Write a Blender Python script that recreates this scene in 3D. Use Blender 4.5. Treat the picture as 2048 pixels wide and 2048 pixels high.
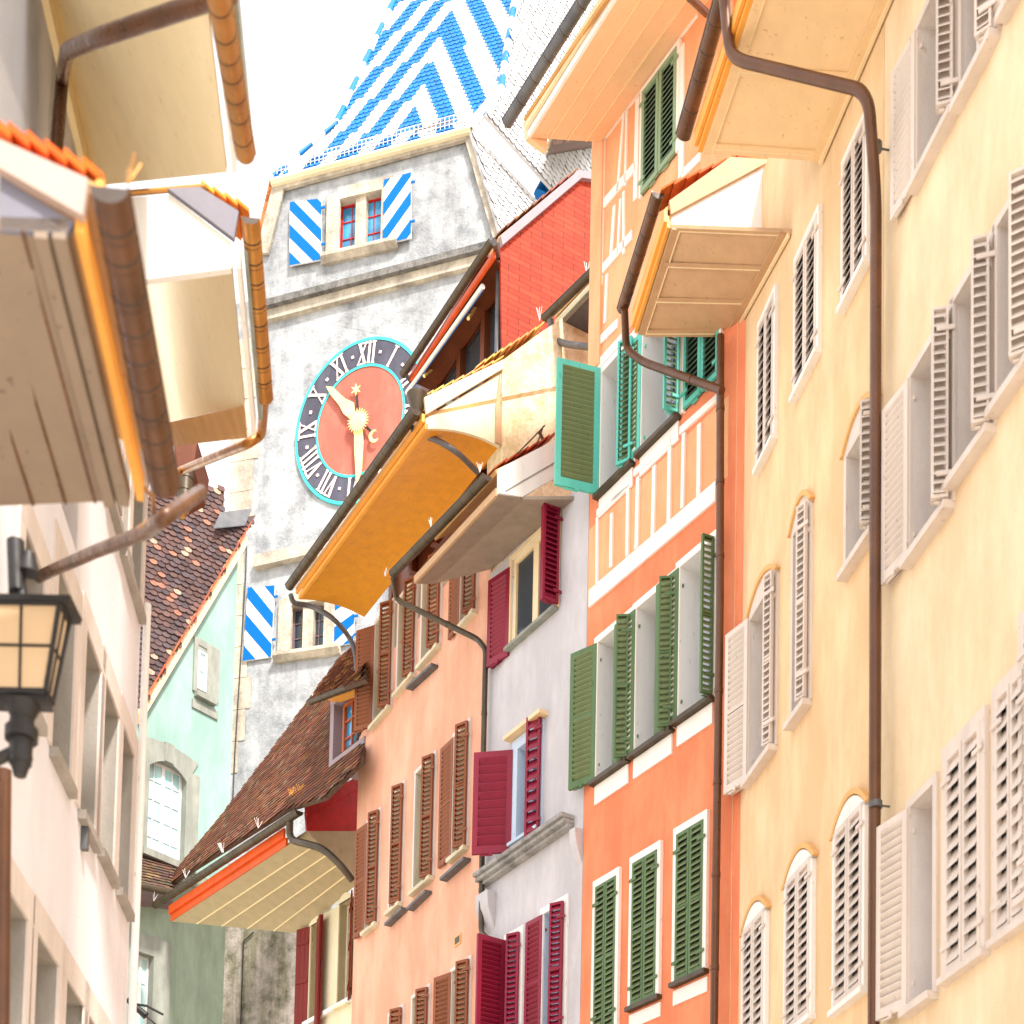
import bpy, math, random
from mathutils import Vector, Matrix
random.seed(7)
S = bpy.context.scene
for o in list(bpy.data.objects): bpy.data.objects.remove(o)

# ------------------------------------------------------------------ camera, sky, sun, exposure
FPX = 2800.0; PITCH = 0.0595; ROLL = 0.0203; CX = 1024.0; CY = 2795.0; CAM = Vector((0, 0, 1.6))
cam = bpy.data.cameras.new('camera'); cam_o = bpy.data.objects.new('camera', cam); S.collection.objects.link(cam_o)
cam.sensor_width = 36; cam.lens = FPX / 2048 * 36
cam.shift_y = (CY - 1024) / 2048; cam.clip_start = 0.1; cam.clip_end = 2000
RM = Matrix.Rotation(math.pi / 2 + PITCH, 3, 'X') @ Matrix.Rotation(ROLL, 3, 'Z')
cam_o.matrix_world = Matrix.Translation(CAM) @ RM.to_4x4()
cam.dof.use_dof = True; cam.dof.focus_distance = 25.0; cam.dof.aperture_fstop = 1.9
S.camera = cam_o
SUN_EL, SUN_AZ = math.radians(50), math.radians(153)      # sun behind and right of the photographer
W = bpy.data.worlds.new('World'); S.world = W; W.use_nodes = True
nt = W.node_tree; nt.nodes.clear()
out = nt.nodes.new('ShaderNodeOutputWorld'); bg = nt.nodes.new('ShaderNodeBackground')
sky = nt.nodes.new('ShaderNodeTexSky'); sky.sky_type = 'NISHITA'; sky.sun_disc = False
sky.sun_elevation = SUN_EL; sky.sun_rotation = SUN_AZ; sky.air_density = 1.0; sky.dust_density = 4.0; sky.ozone_density = 0.6
cloud = nt.nodes.new('ShaderNodeMix'); cloud.data_type = 'RGBA'; cloud.inputs[0].default_value = 0.72
cloud.inputs[7].default_value = (7.6, 7.4, 7.2, 1)          # bright thin overcast veil over the blue
nt.links.new(sky.outputs[0], cloud.inputs[6]); nt.links.new(cloud.outputs[2], bg.inputs[0])
bg.inputs[1].default_value = 0.105
nt.links.new(bg.outputs[0], out.inputs[0])
sun = bpy.data.lights.new('sun', 'SUN'); sun.energy = 2.6; sun.angle = math.radians(6); sun.color = (1, .94, .85)
sun_o = bpy.data.objects.new('sun', sun); S.collection.objects.link(sun_o)
sd = Vector((math.sin(SUN_AZ) * math.cos(SUN_EL), math.cos(SUN_AZ) * math.cos(SUN_EL), math.sin(SUN_EL)))
sun_o.rotation_euler = sd.to_track_quat('Z', 'Y').to_euler()
S.view_settings.view_transform = 'Standard'; S.view_settings.look = 'None'; S.view_settings.gamma = 1
S.view_settings.exposure = 1.52
S.cycles.max_bounces = 8; S.cycles.diffuse_bounces = 6

# ------------------------------------------------------------------ pixel helpers (photo is 2048 x 2048)
Z = Vector((0, 0, 1))
def Q(ox, oy, s): return lambda x, y: (ox + x * s, oy + y * s)
A6 = 600 / 1932
cA = Q(0, 0, A6); cB = Q(0, 500, A6); cC = Q(0, 1000, A6); cD = Q(0, 1448, A6); cE = Q(480, 0, 720 / 1932)
cG = Q(480, 600, A6); cH = Q(400, 1100, A6); cI = Q(400, 1448, A6); cJ = Q(950, 300, 550 / 1932); cK = Q(950, 0, A6)
cL = Q(1448, 0, A6); cM = Q(1448, 500, A6); cN = Q(900, 800, A6); cO = Q(900, 1350, 600 / 1661)
cR = Q(1400, 950, 648 / 1932); cS = Q(1400, 1448, 648 / 1932)
def ray(p):
    return (RM @ Vector(((p[0] - CX) / FPX, -(p[1] - CY) / FPX, -1))).normalized()
def hit(p, pt, nv):
    r = ray(p); return CAM + r * ((pt - CAM).dot(nv) / r.dot(nv))
def proj(v):
    l = RM.transposed() @ (v - CAM); return (CX + FPX * l.x / -l.z, CY - FPX * l.y / -l.z)
def tl(px): return (px - CX) / FPX

class Fac:
    """vertical facade plane: base point, direction along it, normal towards the street"""
    def __init__(s, ax, ay, dx, dy, side):
        l = math.hypot(dx, dy); s.d = Vector((dx / l, dy / l, 0)); s.A = Vector((ax, ay, 0))
        s.n = Vector((-s.d.y, s.d.x, 0)) * side
    def P(s, u, z, n=0): return s.A + s.d * u + s.n * n + Vector((0, 0, z))
    def px(s, p, n=0): return hit(p, s.A + s.n * n, s.n)
    def uz(s, p, n=0):
        v = s.px(p, n); return ((v - s.A).dot(s.d), v.z)
    def cross(s, p, u): return hit(p, s.P(u, 0), s.d)

# ------------------------------------------------------------------ mesh helpers
class MB:
    def __init__(s): s.v = []; s.f = []; s.m = []; s.sm = []; s.c = []
    def add(s, vs, fs, m=0, smooth=False, col=None):
        b = len(s.v); s.v += [Vector(v) for v in vs]
        for f in fs:
            s.f.append([b + i for i in f]); s.m.append(m); s.sm.append(smooth); s.c.append(col or (1, 1, 1))
    def quad(s, a, b, c, d, m=0, col=None): s.add([a, b, c, d], [(0, 1, 2, 3)], m, False, col)
    def prism(s, pts, vec, m=0, col=None):
        n = len(pts); vec = Vector(vec)
        vs = list(pts) + [Vector(p) + vec for p in pts]
        fs = [tuple(range(n)), tuple(range(2 * n - 1, n - 1, -1))]
        fs += [(i, i + n, (i + 1) % n + n, (i + 1) % n) for i in range(n)]
        s.add(vs, fs, m, False, col)
    def obox(s, o, a, b, c, m=0, col=None):
        o, a, b, c = Vector(o), Vector(a), Vector(b), Vector(c)
        s.prism([o, o + a, o + a + b, o + b], c, m, col)
    def fbox(s, F, u0, u1, z0, z1, n0, n1, m=0, col=None):
        s.prism([F.P(u0, z0, n0), F.P(u1, z0, n0), F.P(u1, z1, n0), F.P(u0, z1, n0)], F.n * (n1 - n0), m, col)
    def tube(s, pts, r, seg=14, m=0, cap=True, col=None):
        pts = [Vector(p) for p in pts]; rs = r if isinstance(r, (list, tuple)) else [r] * len(pts)
        n = len(pts); tv = []
        for i in range(n):
            t = (pts[min(i + 1, n - 1)] - pts[max(i - 1, 0)]).normalized(); tv.append(t)
        up = Vector((0, 0, 1)) if abs(tv[0].z) < .9 else Vector((0, 1, 0))
        x = tv[0].cross(up).normalized(); vs = []
        for i in range(n):
            x = (x - tv[i] * x.dot(tv[i])).normalized(); y = tv[i].cross(x)
            for k in range(seg):
                a = 2 * math.pi * k / seg; vs.append(pts[i] + (x * math.cos(a) + y * math.sin(a)) * rs[i])
        fs = [(i * seg + k, i * seg + (k + 1) % seg, (i + 1) * seg + (k + 1) % seg, (i + 1) * seg + k) for i in range(n - 1) for k in range(seg)]
        s.add(vs, fs, m, True, col)
        if cap: s.add(vs[:seg], [tuple(range(seg))], m); s.add(vs[-seg:], [tuple(range(seg))], m)
    def seg(s, a, b, w, t, nv, m=0, col=None):
        """flat bar from a to b, width w, thickness t along nv"""
        a, b, nv = Vector(a), Vector(b), Vector(nv).normalized(); d = (b - a).normalized(); q = nv.cross(d).normalized() * w / 2
        s.prism([a - q, b - q, b + q, a + q], nv * t, m, col)

OFF = {}
def link(o): S.collection.objects.link(o)
def thing(name, label, cat, loc, group=None):
    o = bpy.data.objects.new(name, None); link(o); o.location = loc; o.empty_display_size = .3
    o['label'] = label; o['category'] = cat
    if group: o['group'] = group
    OFF[o.name] = Vector(loc); return o
def part(name, mb, mats, parent, label=None):
    mats = mats if isinstance(mats, (list, tuple)) else [mats]
    off = OFF[parent.name] if parent else Vector((0, 0, 0))
    me = bpy.data.meshes.new(name); me.from_pydata([v - off for v in mb.v], [], mb.f)
    for m in mats: me.materials.append(m)
    for p, mi, sm in zip(me.polygons, mb.m, mb.sm): p.material_index = mi; p.use_smooth = sm
    ca = me.color_attributes.new('Col', 'FLOAT_COLOR', 'CORNER')
    buf = []
    for p, c in zip(me.polygons, mb.c): buf += [c[0], c[1], c[2], 1.0] * p.loop_total
    ca.data.foreach_set('color', buf)
    import bmesh
    bm = bmesh.new(); bm.from_mesh(me); bmesh.ops.recalc_face_normals(bm, faces=bm.faces); bm.to_mesh(me); bm.free()
    me.update(); o = bpy.data.objects.new(name, me); link(o)
    if parent: o.parent = parent
    if label: o['label'] = label
    OFF[o.name] = off; return o

def bend(pts, r=.12, k=6):
    """round the corners of a polyline"""
    pts = [Vector(p) for p in pts]; o = [pts[0]]
    for a, b, c in zip(pts, pts[1:], pts[2:]):
        l1 = min(r, (b - a).length * .45); l2 = min(r, (c - b).length * .45)
        p, q = b + (a - b).normalized() * l1, b + (c - b).normalized() * l2
        for i in range(k + 1):
            t = i / k; o.append(p * (1 - t) ** 2 + b * 2 * t * (1 - t) + q * t * t)
    return o + [pts[-1]]

# ------------------------------------------------------------------ materials
def base(name, rough=.8, metal=0, spec=.3):
    m = bpy.data.materials.new(name); m.use_nodes = True; n = m.node_tree; b = n.nodes['Principled BSDF']
    b.inputs['Roughness'].default_value = rough; b.inputs['Metallic'].default_value = metal
    b.inputs['Specular IOR Level'].default_value = spec
    return m, n, b
def noise(n, scale, detail=4, sc=(1, 1, 1), rough=.55):
    tc = n.nodes.new('ShaderNodeTexCoord'); mp = n.nodes.new('ShaderNodeMapping'); mp.inputs['Scale'].default_value = sc
    t = n.nodes.new('ShaderNodeTexNoise'); t.inputs['Scale'].default_value = scale; t.inputs['Detail'].default_value = detail
    t.inputs['Roughness'].default_value = rough
    n.links.new(tc.outputs['Object'], mp.inputs[0]); n.links.new(mp.outputs[0], t.inputs['Vector']); return t.outputs['Fac']
def ramp(n, src, stops):
    r = n.nodes.new('ShaderNodeValToRGB'); e = r.color_ramp.elements
    while len(e) < len(stops): e.new(.5)
    for x, (p, c) in zip(e, stops): x.position = p; x.color = (*c, 1)
    n.links.new(src, r.inputs[0]); return r.outputs[0]
def mix(n, a, b, f, mode='MIX'):
    x = n.nodes.new('ShaderNodeMix'); x.data_type = 'RGBA'; x.blend_type = mode
    for s, v in ((0, f), (6, a), (7, b)):
        if isinstance(v, bpy.types.NodeSocket): n.links.new(v, x.inputs[s])
        else: x.inputs[s].default_value = v if s == 0 else (*v, 1)
    return x.outputs[2]
def bump(n, b, src, st, dist=.02):
    x = n.nodes.new('ShaderNodeBump'); x.inputs['Strength'].default_value = st; x.inputs['Distance'].default_value = dist
    n.links.new(src, x.inputs['Height']); n.links.new(x.outputs[0], b.inputs['Normal'])
def dk(c, f): return tuple(x * f for x in c)
def plaster(name, c, var=.12, stain=.25, sc=1.0, rough=.92, bst=.35):
    m, n, b = base(name, rough, 0, .15)
    big = ramp(n, noise(n, .9 * sc, 5), [(.3, dk(c, 1 - var)), (.7, c)])
    st = ramp(n, noise(n, 1.7 * sc, 8, (1, 1, .3), .68), [(.42, dk(c, 1 - stain)), (.62, (1, 1, 1))])
    fine = noise(n, 60, 3)
    k = mix(n, big, mix(n, (1, 1, 1), st, .32), 1.0, 'MULTIPLY')
    k = mix(n, k, ramp(n, fine, [(.3, (.86, .86, .86)), (.7, (1, 1, 1))]), .5, 'MULTIPLY')
    n.links.new(k, b.inputs['Base Color']); bump(n, b, noise(n, 28, 6), bst, .015); return m
def paint(name, c, rough=.55, var=.15, spec=.3, streak=(1, 1, .1)):
    m, n, b = base(name, rough, 0, spec)
    k = ramp(n, noise(n, 5, 6, streak), [(.3, dk(c, 1 - var)), (.65, c)])
    k = mix(n, k, ramp(n, noise(n, 22, 5, (1, 1, .35)), [(.28, dk(c, .55)), (.36, (1, 1, 1))]), .5, 'MULTIPLY')
    n.links.new(k, b.inputs['Base Color']); bump(n, b, noise(n, 30, 4), .15, .01); return m
def copper(name, c, c2, rough=.42, metal=.75):
    m, n, b = base(name, rough, metal, .5)
    k = ramp(n, noise(n, 3, 6), [(.3, c), (.7, c2)]); n.links.new(k, b.inputs['Base Color'])
    n.links.new(ramp(n, noise(n, 9, 5), [(.3, (rough - .12,) * 3), (.7, (rough + .15,) * 3)]), b.inputs['Roughness']); return m
def vcol(name, rough=.75, var=.3, spec=.3, bst=.3):
    m, n, b = base(name, rough, 0, spec)
    a = n.nodes.new('ShaderNodeVertexColor'); a.layer_name = 'Col'
    k = mix(n, a.outputs[0], ramp(n, noise(n, 14, 5), [(.3, (1 - var,) * 3), (.7, (1, 1, 1))]), 1, 'MULTIPLY')
    n.links.new(k, b.inputs['Base Color']); bump(n, b, noise(n, 40, 4), bst, .01); return m
def stone(name, c, c2, c3=None, sc=1.0):
    m, n, b = base(name, .93, 0, .1)
    k = ramp(n, noise(n, 1.3 * sc, 9, (1, 1, 1), .68), [(.34, c2), (.56, c), (.7, c)])
    k = mix(n, k, ramp(n, noise(n, 9 * sc, 8, (1, 1, .6), .7), [(.30, (.6, .6, .62)), (.6, (1, 1, 1))]), .5, 'MULTIPLY')
    k = mix(n, k, ramp(n, noise(n, 1.6 * sc, 6, (1, 1, .12), .6), [(.38, c3 or (.6, .6, .62)), (.58, (1, 1, 1))]), .6, 'MULTIPLY')
    n.links.new(k, b.inputs['Base Color']); bump(n, b, noise(n, 16, 8), .6, .04); return m

M = dict(
    yellow=plaster('yellow_plaster', (.86, .70, .49), .08, .3),
    yellow2=plaster('warm_yellow_plaster', (.86, .64, .40), .12, .32),
    orange=plaster('orange_plaster', (.86, .30, .155), .12, .25),
    orange_light=plaster('light_orange_plaster', (.90, .47, .26), .12, .22),
    lilac=plaster('pale_lilac_plaster', (.62, .60, .63), .1, .25),
    bluewhite=paint('pale_blue_painted_wood', (.50, .60, .74), .6, .08),
    peach=plaster('peach_plaster', (.84, .48, .34), .14, .3),
    mint=plaster('mint_plaster', (.31, .46, .42), .05, .06),
    mint_low=plaster('sage_plaster', (.33, .40, .31), .1, .3),
    white=plaster('white_plaster', (.84, .85, .92), .06, .12),
    cream=plaster('cream_plaster', (.84, .78, .58), .08, .15),
    rubble=stone('yellow_rubble_plaster', (.84, .78, .56), (.62, .50, .28), (.82, .72, .5), 2.4),
    tower=stone('weathered_tower_plaster', (.44, .46, .48), (.25, .265, .285)),
    quoin=stone('sandstone', (.58, .52, .42), (.36, .32, .27), None, 1.5),
    greystone=stone('grey_ledge_stone', (.42, .41, .40), (.24, .23, .22), None, 2.0),
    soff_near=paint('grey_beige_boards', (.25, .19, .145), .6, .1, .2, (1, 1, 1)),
    darkstone=stone('dark_weathered_stone', (.22, .21, .20), (.10, .10, .10), None, 2.0),
    dirty=stone('mossy_old_wall', (.36, .32, .29), (.15, .14, .11), (.28, .32, .12), 2.2),
    trimw=paint('white_paint', (.80, .79, .78), .6, .08),
    shutw=paint('cream_white_shutter_paint', (.68, .60, .55), .55, .14),
    timber=paint('white_timber', (.84, .80, .76), .7, .08),
    trimst=plaster('grey_stone_trim', (.33, .345, .31), .1, .25, 2),
    tan=paint('tan_paint', (.72, .42, .16), .6, .1),
    green=paint('green_shutter_paint', (.10, .175, .072), .5, .22),
    teal=paint('turquoise_shutter_paint', (.10, .50, .42), .5, .1),
    olive=paint('olive_slat_paint', (.16, .21, .09), .5, .15),
    brown=paint('brown_shutter_paint', (.25, .078, .03), .55, .2),
    wine=paint('wine_red_shutter_paint', (.24, .006, .032), .45, .2, .35),
    red=paint('red_paint', (.50, .014, .008), .5, .35, .3, (1, 1, 1)),
    redshut=paint('faded_red_shutter_paint', (.20, .014, .010), .55, .3),
    redorange=paint('orange_red_fascia', (.72, .10, .012), .5, .2),
    bluep=paint('sky_blue_paint', (.0, .125, .42), .6, .08, .1),
    sage=paint('faded_green_shutter_paint', (.25, .36, .23), .6, .12),
    whitep=paint('white_stripe_paint', (.74, .75, .78), .5, .05),
    soff_or=paint('golden_soffit', (.76, .33, .022), .5, .12, .3, (1, 1, 1)),
    soff_cr=paint('cream_soffit', (.80, .58, .34), .6, .08, .3, (1, 1, 1)),
    soff_pk=paint('peach_soffit', (.88, .58, .36), .6, .06, .3, (1, 1, 1)),
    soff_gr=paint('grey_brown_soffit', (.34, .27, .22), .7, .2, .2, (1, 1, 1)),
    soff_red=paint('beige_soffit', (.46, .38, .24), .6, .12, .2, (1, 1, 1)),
    soff_y=paint('yellow_soffit', (.90, .76, .48), .6, .06, .2, (1, 1, 1)),
    soff_b=paint('wooden_soffit', (.62, .34, .12), .6, .2, .2),
    soff_tan=paint('tan_board_soffit', (.52, .33, .19), .6, .12, .2, (1, 1, 1)),
    barge_pink=paint('pale_pink_board', (.42, .31, .27), .6, .06),
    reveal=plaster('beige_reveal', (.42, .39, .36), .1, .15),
    reveal_cr=plaster('cream_reveal', (.72, .66, .50), .1, .3),
    reveal_w=plaster('pinkish_white_reveal', (.76, .70, .67), .08, .2),
    greypan=paint('grey_cheek_panel', (.17, .165, .21), .5, .1),
    fasc_or=paint('orange_fascia', (.82, .38, .07), .5, .1, .3, (1, 1, 1)),
    fasc_cr=paint('cream_fascia', (.82, .66, .42), .5, .08, .3, (1, 1, 1)),
    seam=copper('dark_seam', (.035, .022, .015), (.05, .03, .02), .5, .3),
    cu_dark=copper('dark_weathered_gutter', (.045, .032, .018), (.085, .06, .034), .4, .3),
    cu_brown=copper('brown_copper_gutter', (.065, .027, .012), (.13, .053, .022), .3, .25),
    cu_gold=copper('golden_copper_gutter', (.34, .15, .035), (.50, .24, .06), .33, .6),
    zinc=copper('grey_zinc', (.08, .085, .095), (.15, .15, .16), .5, .4),
    iron=copper('black_iron', (.012, .012, .014), (.028, .024, .022), .5, .3),
    brownpipe=copper('brown_downpipe', (.085, .032, .012), (.13, .05, .018), .36, .2),
    tile=vcol('clay_tile', .85, .35, .15), glaz=vcol('glazed_tile', .5, .12, .25, .1), woodv=vcol('wood_tones', .6, .3, .3),
    oak=paint('oiled_window_wood', (.15, .045, .02), .45, .3), orwood=paint('orange_window_wood', (.50, .12, .03), .4, .15),
    purple=paint('dark_mauve_board', (.19, .13, .145), .6, .1), mauve=paint('mauve_board', (.30, .24, .27), .6, .1),
    gold=copper('gilt', (.95, .72, .28), (1.0, .8, .38), .3, .35),
    clockred=plaster('red_dial', (.50, .17, .13), .05, .08), clockdark=plaster('slate_numeral_ring', (.11, .11, .15), .2, .15),
    clockteal=paint('turquoise_ring', (.05, .58, .56), .5, .1), numeral=paint('pale_numeral_paint', (.90, .74, .72), .5, .05),
)
m, n, b = base('dark_glass', .08, 0, .6); b.inputs['Base Color'].default_value = (.03, .045, .06, 1); M['glass'] = m
m, n, b = base('blue_glass', .06, 0, .7)
n.links.new(ramp(n, noise(n, 1.2, 3), [(.4, (.02, .10, .22)), (.6, (.05, .32, .60))]), b.inputs['Base Color']); M['bglass'] = m
m, n, b = base('curtained_glass', .15, 0, .6)
n.links.new(ramp(n, noise(n, 6, 4, (1, 1, .15)), [(.3, (.28, .55, .56)), (.7, (.55, .80, .80))]), b.inputs['Base Color']); M['curtain'] = m
m, n, b = base('milk_glass', .3, 0, .5)
b.inputs['Base Color'].default_value = (.80, .58, .36, 1); b.inputs['Transmission Weight'].default_value = .25; M['milk'] = m
# red shingle wall
m, n, b = base('red_shingles', .75, 0, .25)
tc = n.nodes.new('ShaderNodeTexCoord'); bk = n.nodes.new('ShaderNodeTexBrick'); uvm = n.nodes.new('ShaderNodeVectorMath'); uvm.operation = 'MULTIPLY'
m_sh = m; bk.inputs['Scale'].default_value = 1; bk.inputs['Brick Width'].default_value = .34; bk.inputs['Row Height'].default_value = .10
bk.inputs['Mortar Size'].default_value = .006; bk.inputs['Color1'].default_value = (.36, .035, .014, 1); bk.inputs['Color2'].default_value = (.47, .055, .022, 1)
bk.inputs['Mortar'].default_value = (.12, .012, .008, 1); bk.inputs['Mortar Smooth'].default_value = .1
uvn = n.nodes.new('ShaderNodeUVMap'); n.links.new(uvn.outputs[0], bk.inputs['Vector'])
k = mix(n, bk.outputs[0], ramp(n, noise(n, 3, 4), [(.3, (.78, .78, .78)), (.7, (1, 1, 1))]), 1, 'MULTIPLY')
n.links.new(k, b.inputs['Base Color']); bump(n, b, bk.outputs['Fac'], -.5, .01); M['shingle'] = m
# paving
m, n, b = base('paving', .9, 0, .2)
n.links.new(ramp(n, noise(n, 1.5, 6), [(.3, (.50, .45, .37)), (.7, (.62, .56, .46))]), b.inputs['Base Color']); M['paving'] = m

# ------------------------------------------------------------------ building blocks
def wall(F, root, u0, u1, z1, mat, holes=(), rev=.24, z0=0, depth=7, name='wall', revmat=None, label=None):
    """facade with real openings, reveals, and the body of the house behind it"""
    mb = MB(); us = sorted({u0, u1, *[h[0] for h in holes], *[h[1] for h in holes]}); zs = sorted({z0, z1, *[h[2] for h in holes], *[h[3] for h in holes]})
    us = [u for u in us if u0 <= u <= u1]; zs = [z for z in zs if z0 <= z <= z1]
    for a, b_ in zip(us, us[1:]):
        for c, d in zip(zs, zs[1:]):
            um, zm = (a + b_) / 2, (c + d) / 2
            if any(h[0] < um < h[1] and h[2] < zm < h[3] for h in holes): continue
            mb.quad(F.P(a, c), F.P(b_, c), F.P(b_, d), F.P(a, d))
    for h in holes:
        a, b_, c, d = h; mi = 1 if revmat else 0
        mb.quad(F.P(a, c), F.P(a, c, -rev), F.P(a, d, -rev), F.P(a, d), mi); mb.quad(F.P(b_, c), F.P(b_, d), F.P(b_, d, -rev), F.P(b_, c, -rev), mi)
        mb.quad(F.P(a, d), F.P(a, d, -rev), F.P(b_, d, -rev), F.P(b_, d), mi); mb.quad(F.P(a, c), F.P(b_, c), F.P(b_, c, -rev), F.P(a, c, -rev), mi)
    D = -depth
    mb.quad(F.P(u0, z0), F.P(u0, z1), F.P(u0, z1, D), F.P(u0, z0, D)); mb.quad(F.P(u1, z0), F.P(u1, z1), F.P(u1, z1, D), F.P(u1, z0, D))
    mb.quad(F.P(u0, z0, D), F.P(u1, z0, D), F.P(u1, z1, D), F.P(u0, z1, D)); mb.quad(F.P(u0, z1), F.P(u1, z1), F.P(u1, z1, D), F.P(u0, z1, D))
    return part(name, mb, [mat, revmat or mat], root, label)

def window(F, root, h, frame, pane=None, rev=.24, cols=2, rows=3, trim=None, sill=None, tw=.10, sw=.05, fr=.05, mull=False, label=None, trimn=.03, noside=False):
    """window set in hole h=(u0,u1,z0,z1): casement frame, glass, and optional surround and sill"""
    u0, u1, z0, z1 = h; mb = MB(); n0 = -rev + .015
    mb.fbox(F, u0, u1, z0, z0 + fr, n0, n0 + .05); mb.fbox(F, u0, u1, z1 - fr, z1, n0, n0 + .05)
    mb.fbox(F, u0, u0 + fr, z0 + fr, z1 - fr, n0, n0 + .05); mb.fbox(F, u1 - fr, u1, z0 + fr, z1 - fr, n0, n0 + .05)
    for i in range(1, cols):
        u = u0 + (u1 - u0) * i / cols; w = fr * .8 if (i * 2 == cols) else .012
        mb.fbox(F, u - w, u + w, z0 + fr, z1 - fr, n0, n0 + .04)
    for i in range(1, rows):
        z = z0 + (z1 - z0) * i / rows; mb.fbox(F, u0 + fr, u1 - fr, z - .014, z + .014, n0 + .003, n0 + .036)
    w = part('window', mb, frame, root, label)
    g = MB(); g.quad(F.P(u0, z0, n0 + .01), F.P(u1, z0, n0 + .01), F.P(u1, z1, n0 + .01), F.P(u0, z1, n0 + .01))
    part('pane', g, pane or M['glass'], w)
    if trim:
        t = MB()
        if not noside:
            t.fbox(F, u0 - tw, u0, z0 - tw * .2, z1, 0, trimn); t.fbox(F, u1, u1 + tw, z0 - tw * .2, z1, 0, trimn)
        t.fbox(F, u0 - tw, u1 + tw, z1, z1 + tw * 1.1, 0, trimn + .002)
        part('surround', t, trim, w)
    if sill:
        t = MB(); t.fbox(F, u0 - tw * .8, u1 + tw * .8, z0 - sw - .003, z0 - .003, -.05, .11); part('sill', t, sill, w)
    return w

def leaf(F, root, u, z0, z1, toward, ang, wid, mat, slatmat=None, nsl=None, th=.045, kind='louvre', n=.04, double=False, label=None, strut=False, mid=True):
    """one shutter leaf hinged at u; toward=+1/-1 is the side of the opening; ang 0 closed .. 180 flat on the wall"""
    a = math.radians(ang); d = F.d * (toward * math.cos(a)) + F.n * math.sin(a); q = F.n * math.cos(a) - F.d * (toward * math.sin(a))
    O = F.P(u, 0, n); Z = Vector((0, 0, 1)); mb = MB(); H = z1 - z0; fw = min(.085, wid * .15)
    def bx(x0, x1, y0, y1, w0, w1, m=0): mb.obox(O + d * x0 + Z * (z0 + y0) + q * w0, d * (x1 - x0), Z * (y1 - y0), q * (w1 - w0), m)
    if kind == 'louvre':
        bx(0, fw, 0, H, 0, th); bx(wid - fw, wid, 0, H, 0, th); bx(fw, wid - fw, 0, fw * 1.5, 0, th); bx(fw, wid - fw, H - fw * 1.2, H, 0, th)
        if H > 1.9 and mid: bx(fw, wid - fw, H * .5 - .03, H * .5 + .03, .002, th - .002)
        ns = nsl or max(8, int(H / .085)); y0, y1 = fw * 1.5, H - fw * 1.2; st = (y1 - y0) / ns
        for i in range(ns):
            y = y0 + st * i; ov = st * 1.05
            p = [O + d * fw + Z * (z0 + y) + q * (th + .012), O + d * (wid - fw) + Z * (z0 + y) + q * (th + .012),
                 O + d * (wid - fw) + Z * (z0 + y + ov) + q * (-.006), O + d * fw + Z * (z0 + y + ov) + q * (-.006)]
            mb.prism(p, Z * .010, 1)
        if strut: bx(wid * .5 - .008, wid * .5 + .008, H * .06, H * .94, th + .014, th + .026)
    else:   # board leaf with ledges
        nb = 3
        for i in range(nb): bx(wid * i / nb + .003, wid * (i + 1) / nb - .003, 0, H, 0, th * .6)
        for y in (.12, .5, .86): bx(.02, wid - .02, H * y - .04, H * y + .04, -.02, -.0005)
    for y in (.12, .88):
        bx(-.05, .10, H * y - .02, H * y + .02, th, th + .014)
    bx(wid * .45, wid * .55, -.03, .02, -.012, 0); bx(wid * .48, wid * .8, -.035, -.02, .0, .02)
    if double:
        w0 = -th - .012 if toward > 0 else th + .03
        bx(.03, wid * .96, .01, H - .01, w0, w0 + th)
        for y in (.14, .86): bx(-.03, .09, H * y - .025, H * y + .025, w0 + th * .3, w0 + th * 1.2)
    return part('shutter', mb, [mat, slatmat or mat], root, label)

def solve(F, u, z, toward, wid, tpx, lo=85, hi=178, n=.04):
    best = None
    for a in range(lo, hi + 1):
        r = math.radians(a); p = F.P(u, z, n) + (F.d * (toward * math.cos(r)) + F.n * math.sin(r)) * wid
        e = abs(proj(p)[0] - tpx)
        if best is None or e < best[0]: best = (e, a)
    return best[1]

def gutter(F, root, p0, p1, n, r, mat, name='gutter', bands=None, cap0=True, cap1=True, dn=0):
    """half round gutter between two image points on the plane n in front of the facade"""
    a, b = F.px(p0, n), F.px(p1, n); mb = MB(); d = (b - a); L = d.length; d.normalize()
    y = F.n - d * F.n.dot(d); y.normalize(); z = d.cross(y); z = z if z.z > 0 else -z
    seg = 16; ang = [math.pi + math.pi * k / seg for k in range(seg + 1)]
    def ring(t, rr): return [a + d * t + (y * math.cos(q) + z * math.sin(q)) * rr for q in ang]
    def strip(t0, t1, rr, smooth=True):
        v = ring(t0, rr) + ring(t1, rr); mb.add(v, [(k, k + 1, k + seg + 2, k + seg + 1) for k in range(seg)], 0, smooth)
    strip(0, L, r); strip(0, L, r * .93)
    for t in (0, L):
        v = ring(t, r * 1.01); mb.add(v, [tuple(range(seg + 1))], 1)
        for k in range(1): pass
    mb.tube([a + y * r, b + y * r], r * .12, 8); mb.tube([a - y * r, b - y * r], r * .06, 6)
    nb = bands or max(2, int(L / .55)); nb = int(nb)
    for i in range(1, nb):
        t = L * (i + random.uniform(-.12, .12)) / nb; v = ring(t - .012, r * 1.045) + ring(t + .012, r * 1.045)
        mb.add(v, [(k, k + 1, k + seg + 2, k + seg + 1) for k in range(seg)], 0, True)
        v = ring(t - .022, r * 1.0) + ring(t - .012, r * 1.045); mb.add(v, [(k, k + 1, k + seg + 2, k + seg + 1) for k in range(seg)], 1)
        v = ring(t + .020, r * 1.0) + ring(t + .012, r * 1.045); mb.add(v, [(k, k + 1, k + seg + 2, k + seg + 1) for k in range(seg)], 1)
    return part(name, mb, [mat, M['seam']], root)

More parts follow.
